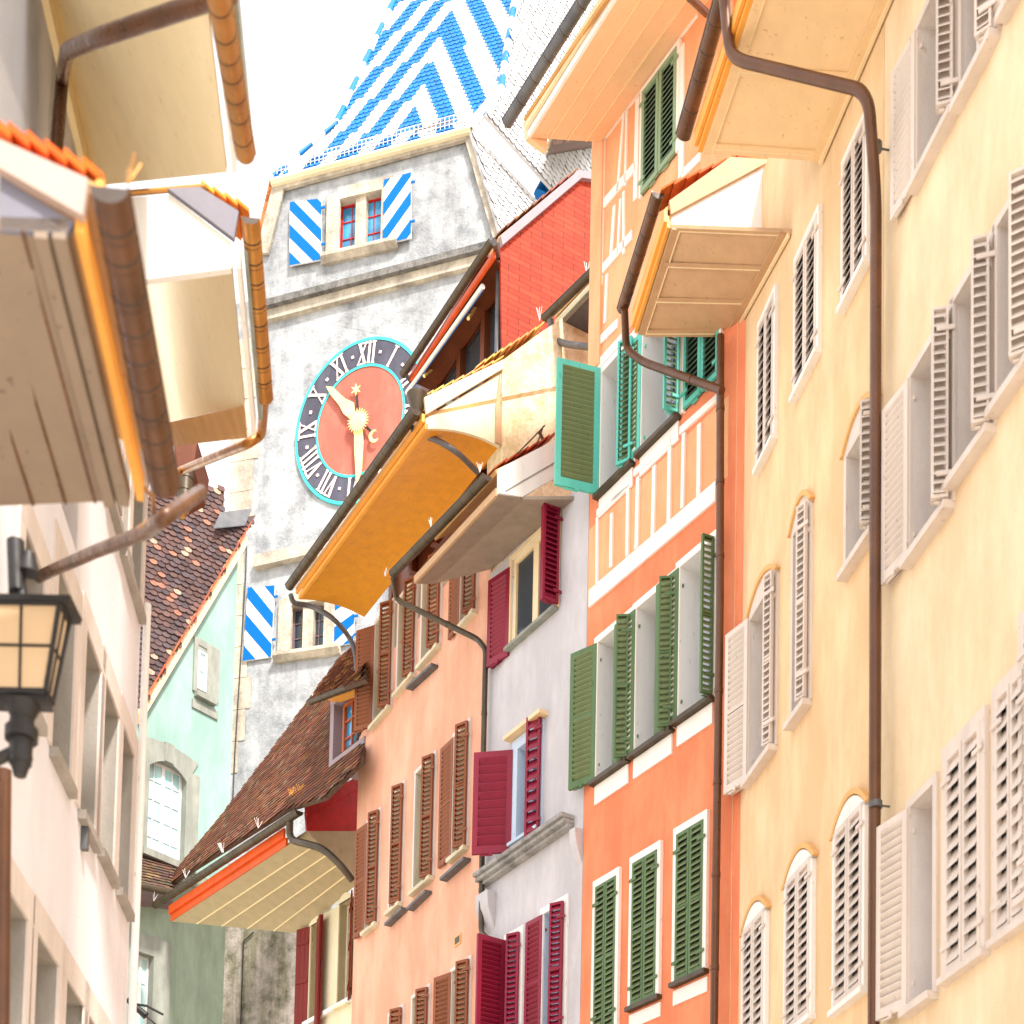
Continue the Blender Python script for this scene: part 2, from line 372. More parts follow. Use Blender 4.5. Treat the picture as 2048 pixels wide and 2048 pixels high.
def pipe(root, pts, r, mat, bandmat=None, name='downpipe', rnd=.16, bands=True):
    mb = MB(); P = bend(pts, rnd); mb.tube(P, r)
    if bands:
        for a, b in zip(pts, pts[1:]):
            L = (b - a).length
            k = int(L / 1.1)
            for i in range(1, k + 1):
                c = a + (b - a) * i / (k + .6); d = (b - a).normalized() * .03; mb.tube([c - d, c + d], r * 1.12)
    return part(name, mb, mat, root)

def board(root, pts, vec, mat, name='fascia_board'):
    mb = MB(); mb.prism(pts, vec); return part(name, mb, mat, root)

def soffit(F, root, on, of, wn, wf, n, mat, battens=0, across=0, bow=0, seam=None, name='soffit', n_in=0, rows=10, panel=False, ln=None):
    """underside of the eave from four image corners (outer near/far, wall near/far)"""
    b, c = F.px(of, n), F.px(wf, n_in)
    a, d = (b - F.d * ln, c - F.d * ln) if ln else (F.px(on, n), F.px(wn, n_in)); mb = MB(); up = Vector((0, 0, .05))
    def pt(i, j):   # i along street 0..1, j outwards->wall 0..1
        return (a * (1 - i) + b * i) * (1 - j) + (d * (1 - i) + c * i) * j + Z * (bow * 4 * j * (1 - j))
    K = 14
    for dz, flip in ((0, 0), (.05, 1)):
        mb.add([pt(i / K, j / K) + Z * dz for i in range(K + 1) for j in range(K + 1)],
               [(i * (K + 1) + j, i * (K + 1) + j + 1, (i + 1) * (K + 1) + j + 1, (i + 1) * (K + 1) + j) for i in range(K) for j in range(K)], 0, True)
    for i in (0, 1):
        for k in range(K): mb.quad(pt(i, k / K), pt(i, (k + 1) / K), pt(i, (k + 1) / K) + up, pt(i, k / K) + up)
    def strip(i0, j0, i1, j1, w=.02, t=.018, m=1):
        for q in range(8):
            t0, t1 = q / 8, (q + 1) / 8
            mb.seg(pt(i0 + (i1 - i0) * t0, j0 + (j1 - j0) * t0), pt(i0 + (i1 - i0) * t1, j0 + (j1 - j0) * t1), w, -t, (0, 0, 1), m)
    for k in range(1, battens + 1): strip(0.005, k / (battens + 1), .995, k / (battens + 1), .025, .02)
    for k in range(1, across + 1):
        if not panel: strip(k / (across + 1), .02, k / (across + 1), .98, .022, .016)
    if bow:
        rr = random.Random(3)
        for k in range(1, rows):
            strip(0, k / rows, 1, k / rows, .006, .002, 1)
            for q in range(5):
                i = rr.random(); mb.seg(pt(i, k / rows), pt(i, min(1, (k + 1) / rows)), .006, -.002, (0, 0, 1), 1)
    if panel:
        for j in (.04, .93): strip(0, j, 1, j, .09, .022, 0)
        for k in range(0, across + 2):
            t = min(max(k / (across + 1), .012), .988); strip(t, .06, t, .93, .10, .02, 0); strip(t, .08, t, .91, .012, .026, 1)
        strip(0, .972, 1, .972, .03, .05, 1); strip(0, .08, 1, .08, .012, .026, 1)
    return part(name, mb, [mat, seam or mat], root)

def rooftiles(root, O, Lv, Uv, poly, tw, th, colf, mat, name='roof', under=None, jit=.012, lift=.03, pointed=True, rnd=5, slab=True, slabcol=(.12, .07, .05)):
    """overlapping plain tiles over a polygon given as world points in the plane (O, Lv, Uv)"""
    Lv = Vector(Lv).normalized(); N = Lv.cross(Vector(Uv)).normalized()
    if N.z < 0: N = -N
    Uv = (Vector(Uv) - Lv * Vector(Uv).dot(Lv)).normalized()
    pl = [((p - O).dot(Lv), (p - O).dot(Uv)) for p in poly]
    a0, a1 = min(p[0] for p in pl), max(p[0] for p in pl); b0, b1 = min(p[1] for p in pl), max(p[1] for p in pl)
    def inside(x, y):
        c = False
        for (x1, y1), (x2, y2) in zip(pl, pl[1:] + pl[:1]):
            if (y1 > y) != (y2 > y) and x < (x2 - x1) * (y - y1) / (y2 - y1) + x1: c = not c
        return c
    rg = random.Random(rnd); mb = MB()
    if slab:
        mb.prism([O + Lv * x + Uv * y - N * .01 for x, y in pl], -N * .08, 0, slabcol)
    r0 = int(b0 / th) - 1
    for r in range(r0, int(b1 / th) + 1):
        for c in range(int(a0 / tw) - 1, int(a1 / tw) + 2):
            x = (c + .5 * (r % 2)) * tw; y = r * th
            if not inside(x, y + th * .5): continue
            q = tw * .485; jx, jn = rg.uniform(-jit, jit) * .5, rg.uniform(0, jit)
            col = colf(c + .5 * (r % 2), r, rg, x, y)
            o = O + Lv * (x + jx) + Uv * (y + rg.uniform(-jit, jit) * .6); l = lift + jn
            if pointed: sh = [(-q, .30 * th), (-q * .55, .06 * th), (0, 0), (q * .55, .06 * th), (q, .30 * th)]
            else: sh = [(-q, .05 * th), (-q * .5, 0), (q * .5, 0), (q, .05 * th)]
            low = [o + Lv * s_ + Uv * t_ + N * l for s_, t_ in sh]; top = [o + Lv * q + Uv * 1.25 * th + N * .004, o - Lv * q + Uv * 1.25 * th + N * .004]
            k = len(low); mb.add(low + top, [tuple(range(k + 2))], 0, False, col)
            bot = [p - N * .016 for p in low]
            mb.add(low + bot, [(i, i + 1, k + i + 1, k + i) for i in range(k - 1)], 0, False, dk(col, .8))
    return part(name, mb, mat, root)

def claycol(c1, c2, hi, ph=.08):
    def f(c, r, rg, x, y):
        if rg.random() < ph: return tuple(v * rg.uniform(.8, 1.1) for v in hi[rg.randrange(len(hi))])
        t = rg.random(); return tuple((a * (1 - t) + b * t) * rg.uniform(.8, 1.15) for a, b in zip(c1, c2))
    return f

def spikes(root, pts, mat=None, h=.14):
    for p in pts:
        mb = MB()
        for k in range(4):
            d = Vector((random.uniform(-.5, .5), random.uniform(-.5, .5), 1)).normalized(); mb.tube([p, p + d * h], .005, 5)
        part('bird_spike', mb, mat or M['trimw'], root)

def verge(root, a, b, th=.05, n=7, dvec=(0, 0, 0), mat=None, col=None, w=.16, name='verge_tile'):
    """overlapping verge tiles stepping down a gable edge from b (top) to a (bottom), running w back along dvec"""
    mb = MB(); d = (b - a) / n; rg = random.Random(9)
    up = Vector((0, 0, 1))
    for i in range(n):
        p = a + d * i; c = tuple(x * rg.uniform(.75, 1.15) for x in (col or (.55, .16, .05)))
        mb.prism([p + up * .045 - d * .12, p + d * 1.05 + up * .012, p + d * 1.05 + up * (.012 + th * .55), p + up * (.045 + th * .55) - d * .12], Vector(dvec).normalized() * w, 0, c)
    return part(name, mb, mat or M['tile'], root)

# ------------------------------------------------------------------ facade planes of the houses
FY = Fac(5.70 - .18 * 12, 12, -.18, 1, 1)                       # both yellow houses, right
CO = (2.68, 16.8); FO = Fac(*CO, -.634, 1, 1)                    # orange house
def cornerat(F, x, y=1500): return F.px((x, y))
_c = cornerat(FO, 1170); FP = Fac(_c.x, _c.y, -.6586, 1, 1)      # lilac house
_c = cornerat(FP, 975); FE = Fac(_c.x, _c.y, -.551, 1, 1)        # peach house
_c = hit((716, 1600), FE.px((716, 1600)) + Vector((0, 2.2, 0)), FE.n); FR = Fac(_c.x, _c.y, -.776, 1, 1)        # red eaved house
FL = Fac(-2.66 - .0925 * 12, 12, -.0925, 1, -1)                  # left houses
_b = Vector(((494 - CX) / FPX * 37.0, 37.0, 0)); FM = Fac(_b.x, _b.y, .65, .76, -1)   # mint house
FT = Fac((455 - CX) / FPX * 39.5, 39.5, .966, -.26, -1)          # clock tower
def U(F, p, n=0): return F.uz(p, n)[0]
def ZZ(F, p, n=0): return F.uz(p, n)[1]
def hole(F, far_bottom, near_top):
    a = F.uz(far_bottom); b = F.uz(near_top); return (min(a[0], b[0]), max(a[0], b[0]), a[1], b[1])

# ------------------------------------------------------------------ ground
g = MB(); g.quad((-400, -400, 0), (400, -400, 0), (400, 400, 0), (-400, 400, 0)); go = part('ground', g, M['paving'], None); go['kind'] = 'structure'
g = MB(); g.quad((-3.3, -6, .004), (4.8, -6, .004), (2.5, 24, .004), (-4.2, 24, .004)); go = part('street', g, M['paving'], None); go['kind'] = 'structure'

# ================================================================== near yellow house (right)
ub = U(FY, (1765, 1000)); un = U(FY, (2400, 1000)) ; ztop = ZZ(FY, (1765, -250))
root = thing('yellow_house', 'pale yellow house at the right edge with folded cream shutters and panelled eave above', 'house', FY.P(ub, 0))
rows = []
spec = [  # far-bottom, near-top, far leaf free px (or None), near leaf free px, kind
    (cL(1262, 1180), cL(1500, -330), 1782, 1873), (cL(1545, 650), cL(1760, -900), None, 1955), (cL(1850, 60), cL(2050, -1400), 2005, None),
    (cR(1270, 500), cM(1470, 400), 1764, 1864), (cM(1490, 1500), cM(1735, -60), None, 1941), (cM(1780, 1010), cM(1990, -500), None, 2022),
    (cS(1265, 1700), cS(1405, 360), 1754, None)]
hs = [hole(FY, a, b) for a, b, _, _ in spec]
wall(FY, root, un - 2, ub, ztop, M['yellow'], hs, rev=.42, revmat=M['reveal_w'])
for h, (_, _, fl, nl) in zip(hs, spec):
    window(FY, root, h, M['trimw'], M['glass'], rows=3, rev=.42, trim=M['shutw'], sill=M['shutw'], tw=.07, sw=.07)
    zm = (h[2] + h[3]) / 2
    if fl: leaf(FY, root, h[1] + .02, h[2] + .02, h[3], -1, solve(FY, h[1] + .02, zm, -1, .42, fl), .42, M['shutw'], double=True, n=.05)
    if nl: leaf(FY, root, h[0] - .02, h[2] + .02, h[3], 1, solve(FY, h[0] - .02, zm, 1, .14, nl, 25, 80), .14, M['shutw'], double=True, n=.05)
def closed(F, root, fb, ntp, mat, trim, sill, arch=False, slat=None, tan=None, tw=.07, ns=None, sillmat=None, archh=.22, slatcol=None):
    h = hole(F, fb, ntp); u0, u1, z0, z1 = h; um = (u0 + u1) / 2; w = (u1 - u0) / 2 - .006
    t = MB(); t.fbox(F, u0 - tw, u0, z0 - .02, z1, 0, .05); t.fbox(F, u1, u1 + tw, z0 - .02, z1, 0, .05)
    if not arch: t.fbox(F, u0 - tw, u1 + tw, z1, z1 + tw * 1.5, 0, .052)
    else:
        K = 12
        for k in range(K):
            def q(i, e): 
                x = -1 + 2 * i / K; return (um + (u1 - um + tw + e) * x, z1 - .03 + (archh + e) * (1 - x * x))
            a, b = q(k, 0), q(k + 1, 0)
            t.prism([FP_(F, a[0], z1 - .05), FP_(F, b[0], z1 - .05), FP_(F, b[0], max(b[1], z1 - .04)), FP_(F, a[0], max(a[1], z1 - .04))], F.n * .05)
    fr = part('window_surround', t, trim, root)
    g = MB(); g.quad(F.P(u0, z0, .012), F.P(u1, z0, .012), F.P(u1, z1, .012), F.P(u0, z1, .012)); part('shade_backing', g, M['glass'], fr)  # dark sheet on the solid wall stands in for the shade behind the slats
    if tan and arch:
        t = MB(); K = 12
        for k in range(K):
            P2 = []
            for i in (k, k + 1):
                x = -1 + 2 * i / K
                for e in (.015, .075): P2.append(F.P(um + (u1 - um + tw + e) * x, z1 - .05 + (archh + e) * (1 - x * x) + .02, 0))
            t.prism([P2[0], P2[2], P2[3], P2[1]], F.n * .06)
        part('arch_moulding', t, tan, fr)
    for s in (-1, 1):
        hu = u0 if s > 0 else u1
        leaf(F, root, hu, z0, z1, s, 0, w, mat, slat, nsl=ns, n=.02, th=.04)
    if sill:
        t = MB(); t.fbox(F, u0 - tw * 1.2, u1 + tw * 1.2, z0 - .07, z0 - .012, 0, .09); part('sill', t, sillmat or trim, fr)
    return h
def FP_(F, u, z, n=0): return F.P(u, z, n)
closed(FY, root, cS(1495, 1500), cS(1705, -10), M['shutw'], M['shutw'], True, ns=13)
closed(FY, root, cS(1800, 1270), cR(1975, 1150), M['shutw'], M['shutw'], True, ns=13)
closed(FY, root, (2058, 1790), (2120, 1180), M['shutw'], M['shutw'], True, ns=13)
# upper panelled eave running towards the viewer
OV = 1.25
soffit(FY, root, cK(2300, -1495), cK(1462, 985), cL(1560, -690), cL(640, 1040), OV, M['soff_cr'], across=6, seam=M['fasc_cr'], panel=True, ln=6.5)
b = FY.px(cK(1462, 985), OV); a = b - FY.d * 6.5
board(root, [a + FY.n * .05, b + FY.n * .05, b + FY.n * .05 + Z * .16, a + FY.n * .05 + Z * .16], -FY.n * .05, M['fasc_or'])
board(root, [a + FY.n * .09 + Z * .06, b + FY.n * .09 + Z * .06, b + FY.n * .09 + Z * .22, a + FY.n * .09 + Z * .22], -FY.n * .035, M['fasc_or'])
gutter(FY, root, cK(1850, -930), cK(1342, 870), OV + .16, .085, M['cu_brown'], bands=9)
mb = MB(); mb.prism([b + Z * .17, b + Z * .22 + FY.n * .1, FY.P(U(FY, cL(640, 1040)), b.z + 1.1), FY.P(U(FY, cL(640, 1040)), b.z + .2)], -FY.d * 7); part('roof', mb, M['soff_b'], root)
pp = [FY.px(cK(1600, -60), OV + .18), FY.px(cL(30, 300), 1.35), FY.px(cL(80, 385), 1.28), FY.px(cL(930, 590), .36), FY.px(cL(985, 700), .14), FY.px((1752, 400), .14), FY.px((1750, 1500), .14), FY.P(U(FY, (1750, 1500), .14), 0, .14)]
pipe(root, [pp[0], pp[1], pp[2], pp[3], pp[5], pp[6], pp[7]], .055, M['brownpipe'], rnd=.2, bands=False)
for y in (295, 1610):
    mb = MB(); p = FY.px((1751, y), .14); mb.tube([p - Z * .03, p + Z * .03], .064); mb.tube([p, p - FY.n * .14], .01, 6); part('pipe_bracket', mb, M['zinc'], root)

# ================================================================== far yellow house
u1 = U(FY, (1472, 1500)); 
root = thing('yellow_house', 'warm yellow house with louvred cream shutters and arched windows beside the orange house', 'house', FY.P(ub + .01, 0))
spec = [(cR(300, 1830), cR(462, 610), 1450, 1552, True), (cR(560, 1480), cR(665, 200), None, 1624, True), (cM(800, 2080), cM(990, 1020), None, 1716, True)]
hs = [hole(FY, a, b) for a, b, *_ in spec]
wall(FY, root, ub + .01, u1, ZZ(FY, (1600, 150)), M['yellow2'], hs, rev=.42, revmat=M['reveal_w'])
for h, (_, _, fl, nl, _) in zip(hs, spec):
    w_ = window(FY, root, h, M['trimw'], M['glass'], rows=3, rev=.42, trim=M['shutw'], sill=M['shutw'], tw=.06, sw=.07)
    zm = (h[2] + h[3]) / 2; um = (h[0] + h[1]) / 2
    t = MB(); K = 12
    for k in range(K):
        P2 = []
        for i in (k, k + 1):
            x = -1 + 2 * i / K
            for e in (-.01, .05): P2.append(FY.P(um + (h[1] - um + .06 + e) * x, h[3] + .05 + (.22 + e) * (1 - x * x), .0))
        t.prism([P2[0], P2[2], P2[3], P2[1]], FY.n * .06)
    part('arch_moulding', t, M['tan'], w_)
    t = MB()
    for k in range(K):
        x0, x1 = -1 + 2 * k / K, -1 + 2 * (k + 1) / K
        t.prism([FY.P(um + (h[1] - um + .06) * x0, h[3] + .03, .0), FY.P(um + (h[1] - um + .06) * x1, h[3] + .03, .0),
                 FY.P(um + (h[1] - um + .06) * x1, h[3] + .04 + .22 * (1 - x1 * x1), .0), FY.P(um + (h[1] - um + .06) * x0, h[3] + .04 + .22 * (1 - x0 * x0), .0)], FY.n * .033)
    part('arch_head', t, M['shutw'], w_)
    if fl: leaf(FY, root, h[1] + .02, h[2] + .02, h[3] + .05, -1, solve(FY, h[1] + .02, zm, -1, .42, fl), .42, M['shutw'], double=True, n=.05)
    if nl: leaf(FY, root, h[0] - .02, h[2] + .02, h[3] + .05, 1, solve(FY, h[0] - .02, zm, 1, .13, nl, 25, 80), .13, M['shutw'], double=True, n=.05)
for fb, ntp in ((cM(238, 1400), cM(345, 280)), (cM(478, 930), cM(625, -230)), (cM(790, 350), cM(938, -860))):
    closed(FY, root, fb, ntp, M['shutw'], M['trimw'], True, ns=15, tw=.05)
for fb, ntp in ((cS(272, 2100), cS(405, 1100)), (cS(530, 1850), cS(682, 790)), (cS(825, 1700), cS(995, 470))):
    closed(FY, root, fb, ntp, M['shutw'], M['trimw'], True, arch=True, tan=M['tan'], ns=15, tw=.06)
# lower eave with white cheek
N2 = 1.15
on, of, wf, wn = cJ(1378, 548), cJ(1145, 1290), (1472, 667), cL(440, 1500)
soffit(FY, root, on, of, wn, wf, N2, M['soff_tan'], across=2, seam=M['fasc_cr'], panel=True)
a, b = FY.px(on, N2), FY.px(of, N2)
ru = FY.uz(on, N2)[0]
for q, (dz, dn_) in enumerate(((.0, .05), (.07, .09))):
    board(root, [a + FY.n * dn_ + Z * dz, b + FY.n * dn_ + Z * dz, b + FY.n * dn_ + Z * (dz + .15), a + FY.n * dn_ + Z * (dz + .15)], -FY.n * .04, M['fasc_or'])
gutter(FY, root, cJ(1288, 300), cJ(1035, 1120), N2 + .15, .075, M['cu_brown'], bands=6)
def cr(p, u=ru): return FY.cross(p, u)
mb = MB(); mb.prism([cr(on), cr(cJ(1378, 450)), cr(cL(305, 1045)), cr(cL(310, 1290)), cr(cL(440, 1300)), cr(cL(442, 1495))], FY.d * .06); part('cheek', mb, M['trimw'], root, 'white plastered cheek at the near end of the lower eave')
board(root, [cr(cJ(1360, 375)), cr(cJ(1372, 470)), cr(cK(1905, 1048)), cr(cK(1640, 1030))], -FY.d * .04, M['soff_tan'], 'barge_board')
verge(root, cr(cK(1690, 1020)), cr(cK(1205, 1228)), n=6, dvec=FY.d, w=.35, col=(.62, .15, .04), name='verge_tiles')
ztop_l = cr(cL(305, 1045))
rz = a + Z * .24 + FY.n * .08; mb = MB(); mb.prism([rz, cr(cK(1660, 1030)), cr(cK(1660, 1030)) - Z * .08, rz - Z * .05], FY.d * (U(FY, of, N2) - ru)); part('roof', mb, M['soff_b'], root)
mb = MB(); p0 = cr(cL(320, 1050)); p1 = cr(cL(440, 1290)); mb.prism([cr(cL(315, 1045)), cr(cL(315, 1290)), cr(cL(448, 1305)), cr(cL(450, 1060))], -FY.d * .3)
mb.tube([cr(cL(520, 1140)) - FY.d * .3, cr(cL(520, 1140)) + FY.d * .3], .10)
part('purlin_end', mb, M['soff_b'], root, 'weathered brown purlin end sticking out of the cheek')
pipe(root, [FY.px(cJ(1050, 1110), N2 + .15), FY.px(cJ(1062, 1400), N2 - .02), FY.px(cJ(1180, 1490), N2 - .2), FO.px(cJ(1735, 1690), .18)], .05, M['brownpipe'])
pipe(root, [FO.px((1441, 672), .15) , FO.px((1440, 1200), .15), FO.px((1428, 2048), .15), FO.P(U(FO, (1428, 2048), .15), 0, .15)], .05, M['brownpipe'], rnd=.05)
mb = MB(); mb.fbox(FY, u1 - .06, u1, 0, ZZ(FY, (1472, 667)), .003, .06); part('corner_strip', mb, M['cream'], root)

# ================================================================== orange half timbered house
uO0 = 0.02; uO1 = U(FO, (1170, 1500)); zt = ZZ(FO, (1290, 150))
root = thing('orange_house', 'orange half timbered house with green shutters and white beams', 'house', FO.P(0, 0))
o2 = [(cO(805, 600), cN(1190, 1420), 1035 + 130, None), ]
H2 = [hole(FO, cO(815, 590), cN(1160, 1400)), hole(FO, cO(1030, 440), cN(1440, 1155)), hole(FO, cO(1272, 255), cN(1700, 905))]
H1 = [hole(FO, cN(975, 610), cJ(1120, 1330)), hole(FO, cN(1240, 340), cJ(1440, 1000)), ]
H1c = (cN(1520, 70), cJ(1740, 700))
wall(FO, root, uO0, uO1, zt, M['orange'], H2 + H1, rev=.5, revmat=M['trimw'])
for h in H2 + H1:
    window(FO, root, h, M['bluewhite'], M['glass'], rows=4, rev=.5, trim=M['timber'], sill=M['cu_dark'], tw=.09, sw=.06)
def two(F, root, h, farpx, nearpx, mat, wid, slat=None, kind='louvre', lof=85, lon=25, hif=178, hin=80, nw=.22, dbl=False, strut=False, labels=(None, None)):
    zm = (h[2] + h[3]) / 2
    if farpx: leaf(F, root, h[1] + .02, h[2] + .01, h[3], -1, solve(F, h[1] + .02, zm, -1, wid, farpx, lof, hif), wid, mat, slat, kind=kind, double=dbl, strut=strut, label=labels[0])
    if nearpx: leaf(F, root, h[0] - .02, h[2] + .01, h[3], 1, solve(F, h[0] - .02, zm, 1, nw, nearpx, lon, hin), nw, mat, slat, kind=kind, double=dbl, label=labels[1])
two(FO, root, H2[0], cN(778, 0)[0] - 3, cN(1045, 0)[0], M['green'], .46, M['olive'], strut=True, nw=.17)
two(FO, root, H2[1], cN(1143, 0)[0], cN(1330, 0)[0], M['green'], .46, M['olive'], nw=.17)
two(FO, root, H2[2], cN(1432, 0)[0], cN(1655, 0)[0], M['green'], .46, M['olive'], nw=.17)
zm = (H1[0][2] + H1[0][3]) / 2
leaf(FO, root, H1[0][1] + .02, ZZ(FO, cN(945, 635)), ZZ(FO, cJ(870, 1570)), -1, solve(FO, H1[0][1] + .02, zm, -1, .66, 1112, 80, 140), .66, M['teal'], M['olive'], strut=True, mid=False, label='turquoise framed shutter swung out square to the wall')
two(FO, root, H1[0], None, cJ(1040, 0)[0], M['teal'], .46, M['green'])
two(FO, root, H1[1], cJ(1122, 0)[0], cJ(1350, 0)[0], M['teal'], .46, M['green'])
closed(FO, root, *H1c, M['teal'], M['timber'], False, slat=M['green'], tw=.04)
for k, (fb, ntp) in enumerate(((cO(808, 2010), cO(935, 1115)), (cO(1015, 1835), cO(1163, 970)), (cO(1260, 1700), cO(1420, 803)))):
    h = closed(FO, root, fb, ntp, M['green'], M['timber'], True, slat=M['olive'], sillmat=M['cu_dark'], tw=.07)
    mb = MB(); mb.fbox(FO, h[0] - .07, h[1] + .07, h[2] - .30, h[2] - .11, 0, .02); part('window_apron', mb, M['timber'], root)
for h in H2 + H1:
    mb = MB(); mb.fbox(FO, h[0] - .03, h[1] + .03, h[2] - .34, h[2] - .07, 0, .025); part('window_apron', mb, M['timber'], root)
# upper closed pair under the eave
closed(FO, root, cK(1085, 1265), cK(1318, 310), M['sage'], M['timber'], False, slat=M['sage'], tw=.05)
# timber frame : bars in the facade plane given by image points (a -> b, width in m)
def bar(p, q, w, t=.035, n0=0.0):
    mb = MB(); mb.seg(FO.px(p, n0) , FO.px(q, n0), w, t, FO.n); part('timber', mb, M['timber'], root)
for p, q, w in ((cN(905, 1285), cN(1720, 590), .26), (cN(955, 735), cN(1165, 535), .10), (cN(1195, 475), cN(1430, 265), .10), (cN(1490, 205), cN(1730, -10), .10),
                (cN(957, 760), cN(955, 1200), .05), (cN(1050, 735), cN(1045, 1080), .06), (cN(1155, 570), cN(1150, 1010), .06), (cN(1220, 500), cN(1210, 960), .07),
                (cN(1325, 430), cN(1315, 880), .07), (cN(1425, 300), cN(1418, 790), .07), (cN(1515, 220), cN(1505, 700), .06), (cN(1615, 160), cN(1610, 620), .07),
                (cN(1050, 650), cN(1165, 560), .05)):
    bar(p, q, w)
for p, q, w in ((cK(835, 900), cK(812, 1930), .08), (cK(1055, 640), cK(1040, 1290), .09), (cK(965, 740), cK(925, 1240), .05), (cK(985, 720), cK(975, 1200), .04),
                (cK(835, 1320), cK(1040, 1075), .15), (cK(965, 1240), cK(965, 1640), .05), (cK(905, 1330), cK(880, 1700), .06),
                (cJ(905, 840), cJ(1110, 600), .14), (cJ(1030, 350), cJ(1010, 740), .04), (cJ(935, 880), cJ(920, 1220), .05), (cJ(870, 1360), cJ(1010, 1220), .13),
                (cJ(870, 1520), cJ(1040, 1330), .15), (cK(1340, 300), cK(1335, 1140), .10), (cK(1340, 1130), cK(1460, 1010), .12), (cK(842, 890), cK(1440, 90), .07),
                (cJ(885, 820), cJ(880, 1480), .05)):
    bar(p, q, w, .03)
mb = MB(); mb.fbox(FO, U(FO, cJ(900, 900)), uO1 + .03, ZZ(FO, cJ(840, 1560)), zt, .0, .05)
part('corner_post', mb, M['orange_light'], root)
for z_a, z_b in ((max(h[3] for h in H1) + .25, zt - .01), (ZZ(FO, cN(950, 1240)), min(h[2] for h in H1) - .36)):
    mb = MB(); mb.fbox(FO, uO0 + .3, uO1 - .01, z_a, z_b, .0005, .004); part('infill_plaster', mb, M['orange_light'], root)
zb_ = ZZ(FO, cN(905, 1285)); mb = MB(); 
mb.fbox(FO, uO0 + .02, U(FO, cN(955, 800)), zb_, zt - .01, -.01, .012); part('infill_plaster', mb, M['orange_light'], root) if False else None
NO = 1.2
on, of, wf, wn = cK(1130, -350), cK(352, 888), cK(828, 915), cK(1620, -150)
soffit(FO, root, on, of, wn, wf, NO, M['soff_pk'], battens=3, seam=M['soff_cr'])
a, b = FO.px(on, NO), FO.px(of, NO)
board(root, [a + FO.n * .03, b + FO.n * .03, b + FO.n * .03 + Z * .13, a + FO.n * .03 + Z * .13], -FO.n * .04, M['trimw'])
board(root, [a + FO.n * .08 + Z * .10, b + FO.n * .08 + Z * .10, b + FO.n * .08 + Z * .26, a + FO.n * .08 + Z * .26], -FO.n * .04, M['fasc_cr'])
gutter(FO, root, cK(1000, -480), cK(205, 790), NO + .20, .085, M['zinc'], bands=8)
e = FO.d * .04
mb = MB(); mb.prism([b + Z * .0 + FO.n * .02, b + Z * .26 + FO.n * .06, b - FO.n * .3 + Z * .45, b - FO.n * .3 - Z * .03], FO.d * .08); part('barge_board', mb, M['soff_pk'], root)
mb = MB(); mb.prism([b + Z * .27 + FO.n * .1, b - FO.n * 3.2 + Z * 1.8, b - FO.n * 3.2 + Z * 1.72, b + Z * .2 + FO.n * .1], -FO.d * 6); part('roof', mb, M['soff_b'], root)
pipe(root, [FO.px(cK(1380, -20), NO), FO.px(cK(1490, 85), NO - .5)], .045, M['brownpipe'], bands=False)

# ================================================================== lilac house with wine red shutters
uP1 = U(FP, (973, 1500)); zt = ZZ(FP, (1140, 990))
root = thing('lilac_house', 'narrow pale lilac house with wine red shutters and a stone ledge', 'house', FP.P(0, 0))
HA = [hole(FP, cN(392, 1600), cN(700, 745))]
HB = [hole(FP, cO(372, 925), cO(490, 330))]
HC = [hole(FP, cO(312, 2100), cO(395, 1430)), hole(FP, cO(512, 2050), cO(640, 1260))]
wall(FP, root, 0.01, uP1, zt, M['lilac'], HA + HB + HC, revmat=M['bluewhite'])
window(FP, root, HA[0], M['fasc_cr'], M['glass'], rows=1, cols=2, trim=M['fasc_cr'], sill=M['trimst'], tw=.06, rev=.08, fr=.09)
window(FP, root, HB[0], M['bluewhite'], M['glass'], rows=3, trim=M['bluewhite'], tw=.16, sill=M['bluewhite'], rev=.3)
mb = MB(); h = HB[0]; mb.seg(FP.P(h[1] + .22, h[3] + .22, 0), FP.P(h[0] - .25, h[3] + .22, 0), .06, .16, FP.n); part('window_cornice', mb, M['soff_cr'], root)
for h in HC: window(FP, root, h, M['bluewhite'], M['glass'], rows=3, trim=M['trimw'], tw=.09, sill=M['trimst'], rev=.28)
zm = 0
h = HA[0]; zm = (h[2] + h[3]) / 2
leaf(FP, root, h[1] + .03, h[2] - .1, h[3] - .1, -1, solve(FP, h[1] + .03, zm, -1, .5, cN(240, 0)[0]), .5, M['wine'], double=True)
leaf(FP, root, h[0] - .06, h[2] - .0, h[3] + .05, 1, solve(FP, h[0] - .06, zm, 1, .28, cN(668, 0)[0], 30, 85), .28, M['wine'], double=True)
h = HB[0]; z0, z1 = ZZ(FP, cO(322, 1000)), ZZ(FP, cO(322, 445))
leaf(FP, root, h[1] + .12, z0, z1, -1, solve(FP, h[1] + .12, (z0 + z1) / 2, -1, .62, cO(126, 0)[0]), .62, M['wine'], strut=True, nsl=10)
leaf(FP, root, h[0] - .14, h[2] - .15, h[3] + .25, 1, solve(FP, h[0] - .14, zm, 1, .26, cO(508, 0)[0], 20, 85), .26, M['wine'], nsl=11)
two(FP, root, HC[0], cO(150, 0)[0], cO(374, 0)[0], M['wine'], .5, dbl=False)
two(FP, root, HC[1], cO(462, 0)[0], cO(608, 0)[0], M['wine'], .42)
mb = MB()
a, b = FP.px(cO(195, 1130), .0), FP.px(cO(690, 790), .0)
for k, (dz, w, n_) in enumerate(((0, .06, .24), (-.07, .06, .19), (-.13, .05, .12))):
    mb.seg(a + Z * dz, b + Z * dz, w, n_, FP.n, 0)
part('stone_ledge', mb, M['greystone'], root, 'moulded grey stone ledge under the middle window')
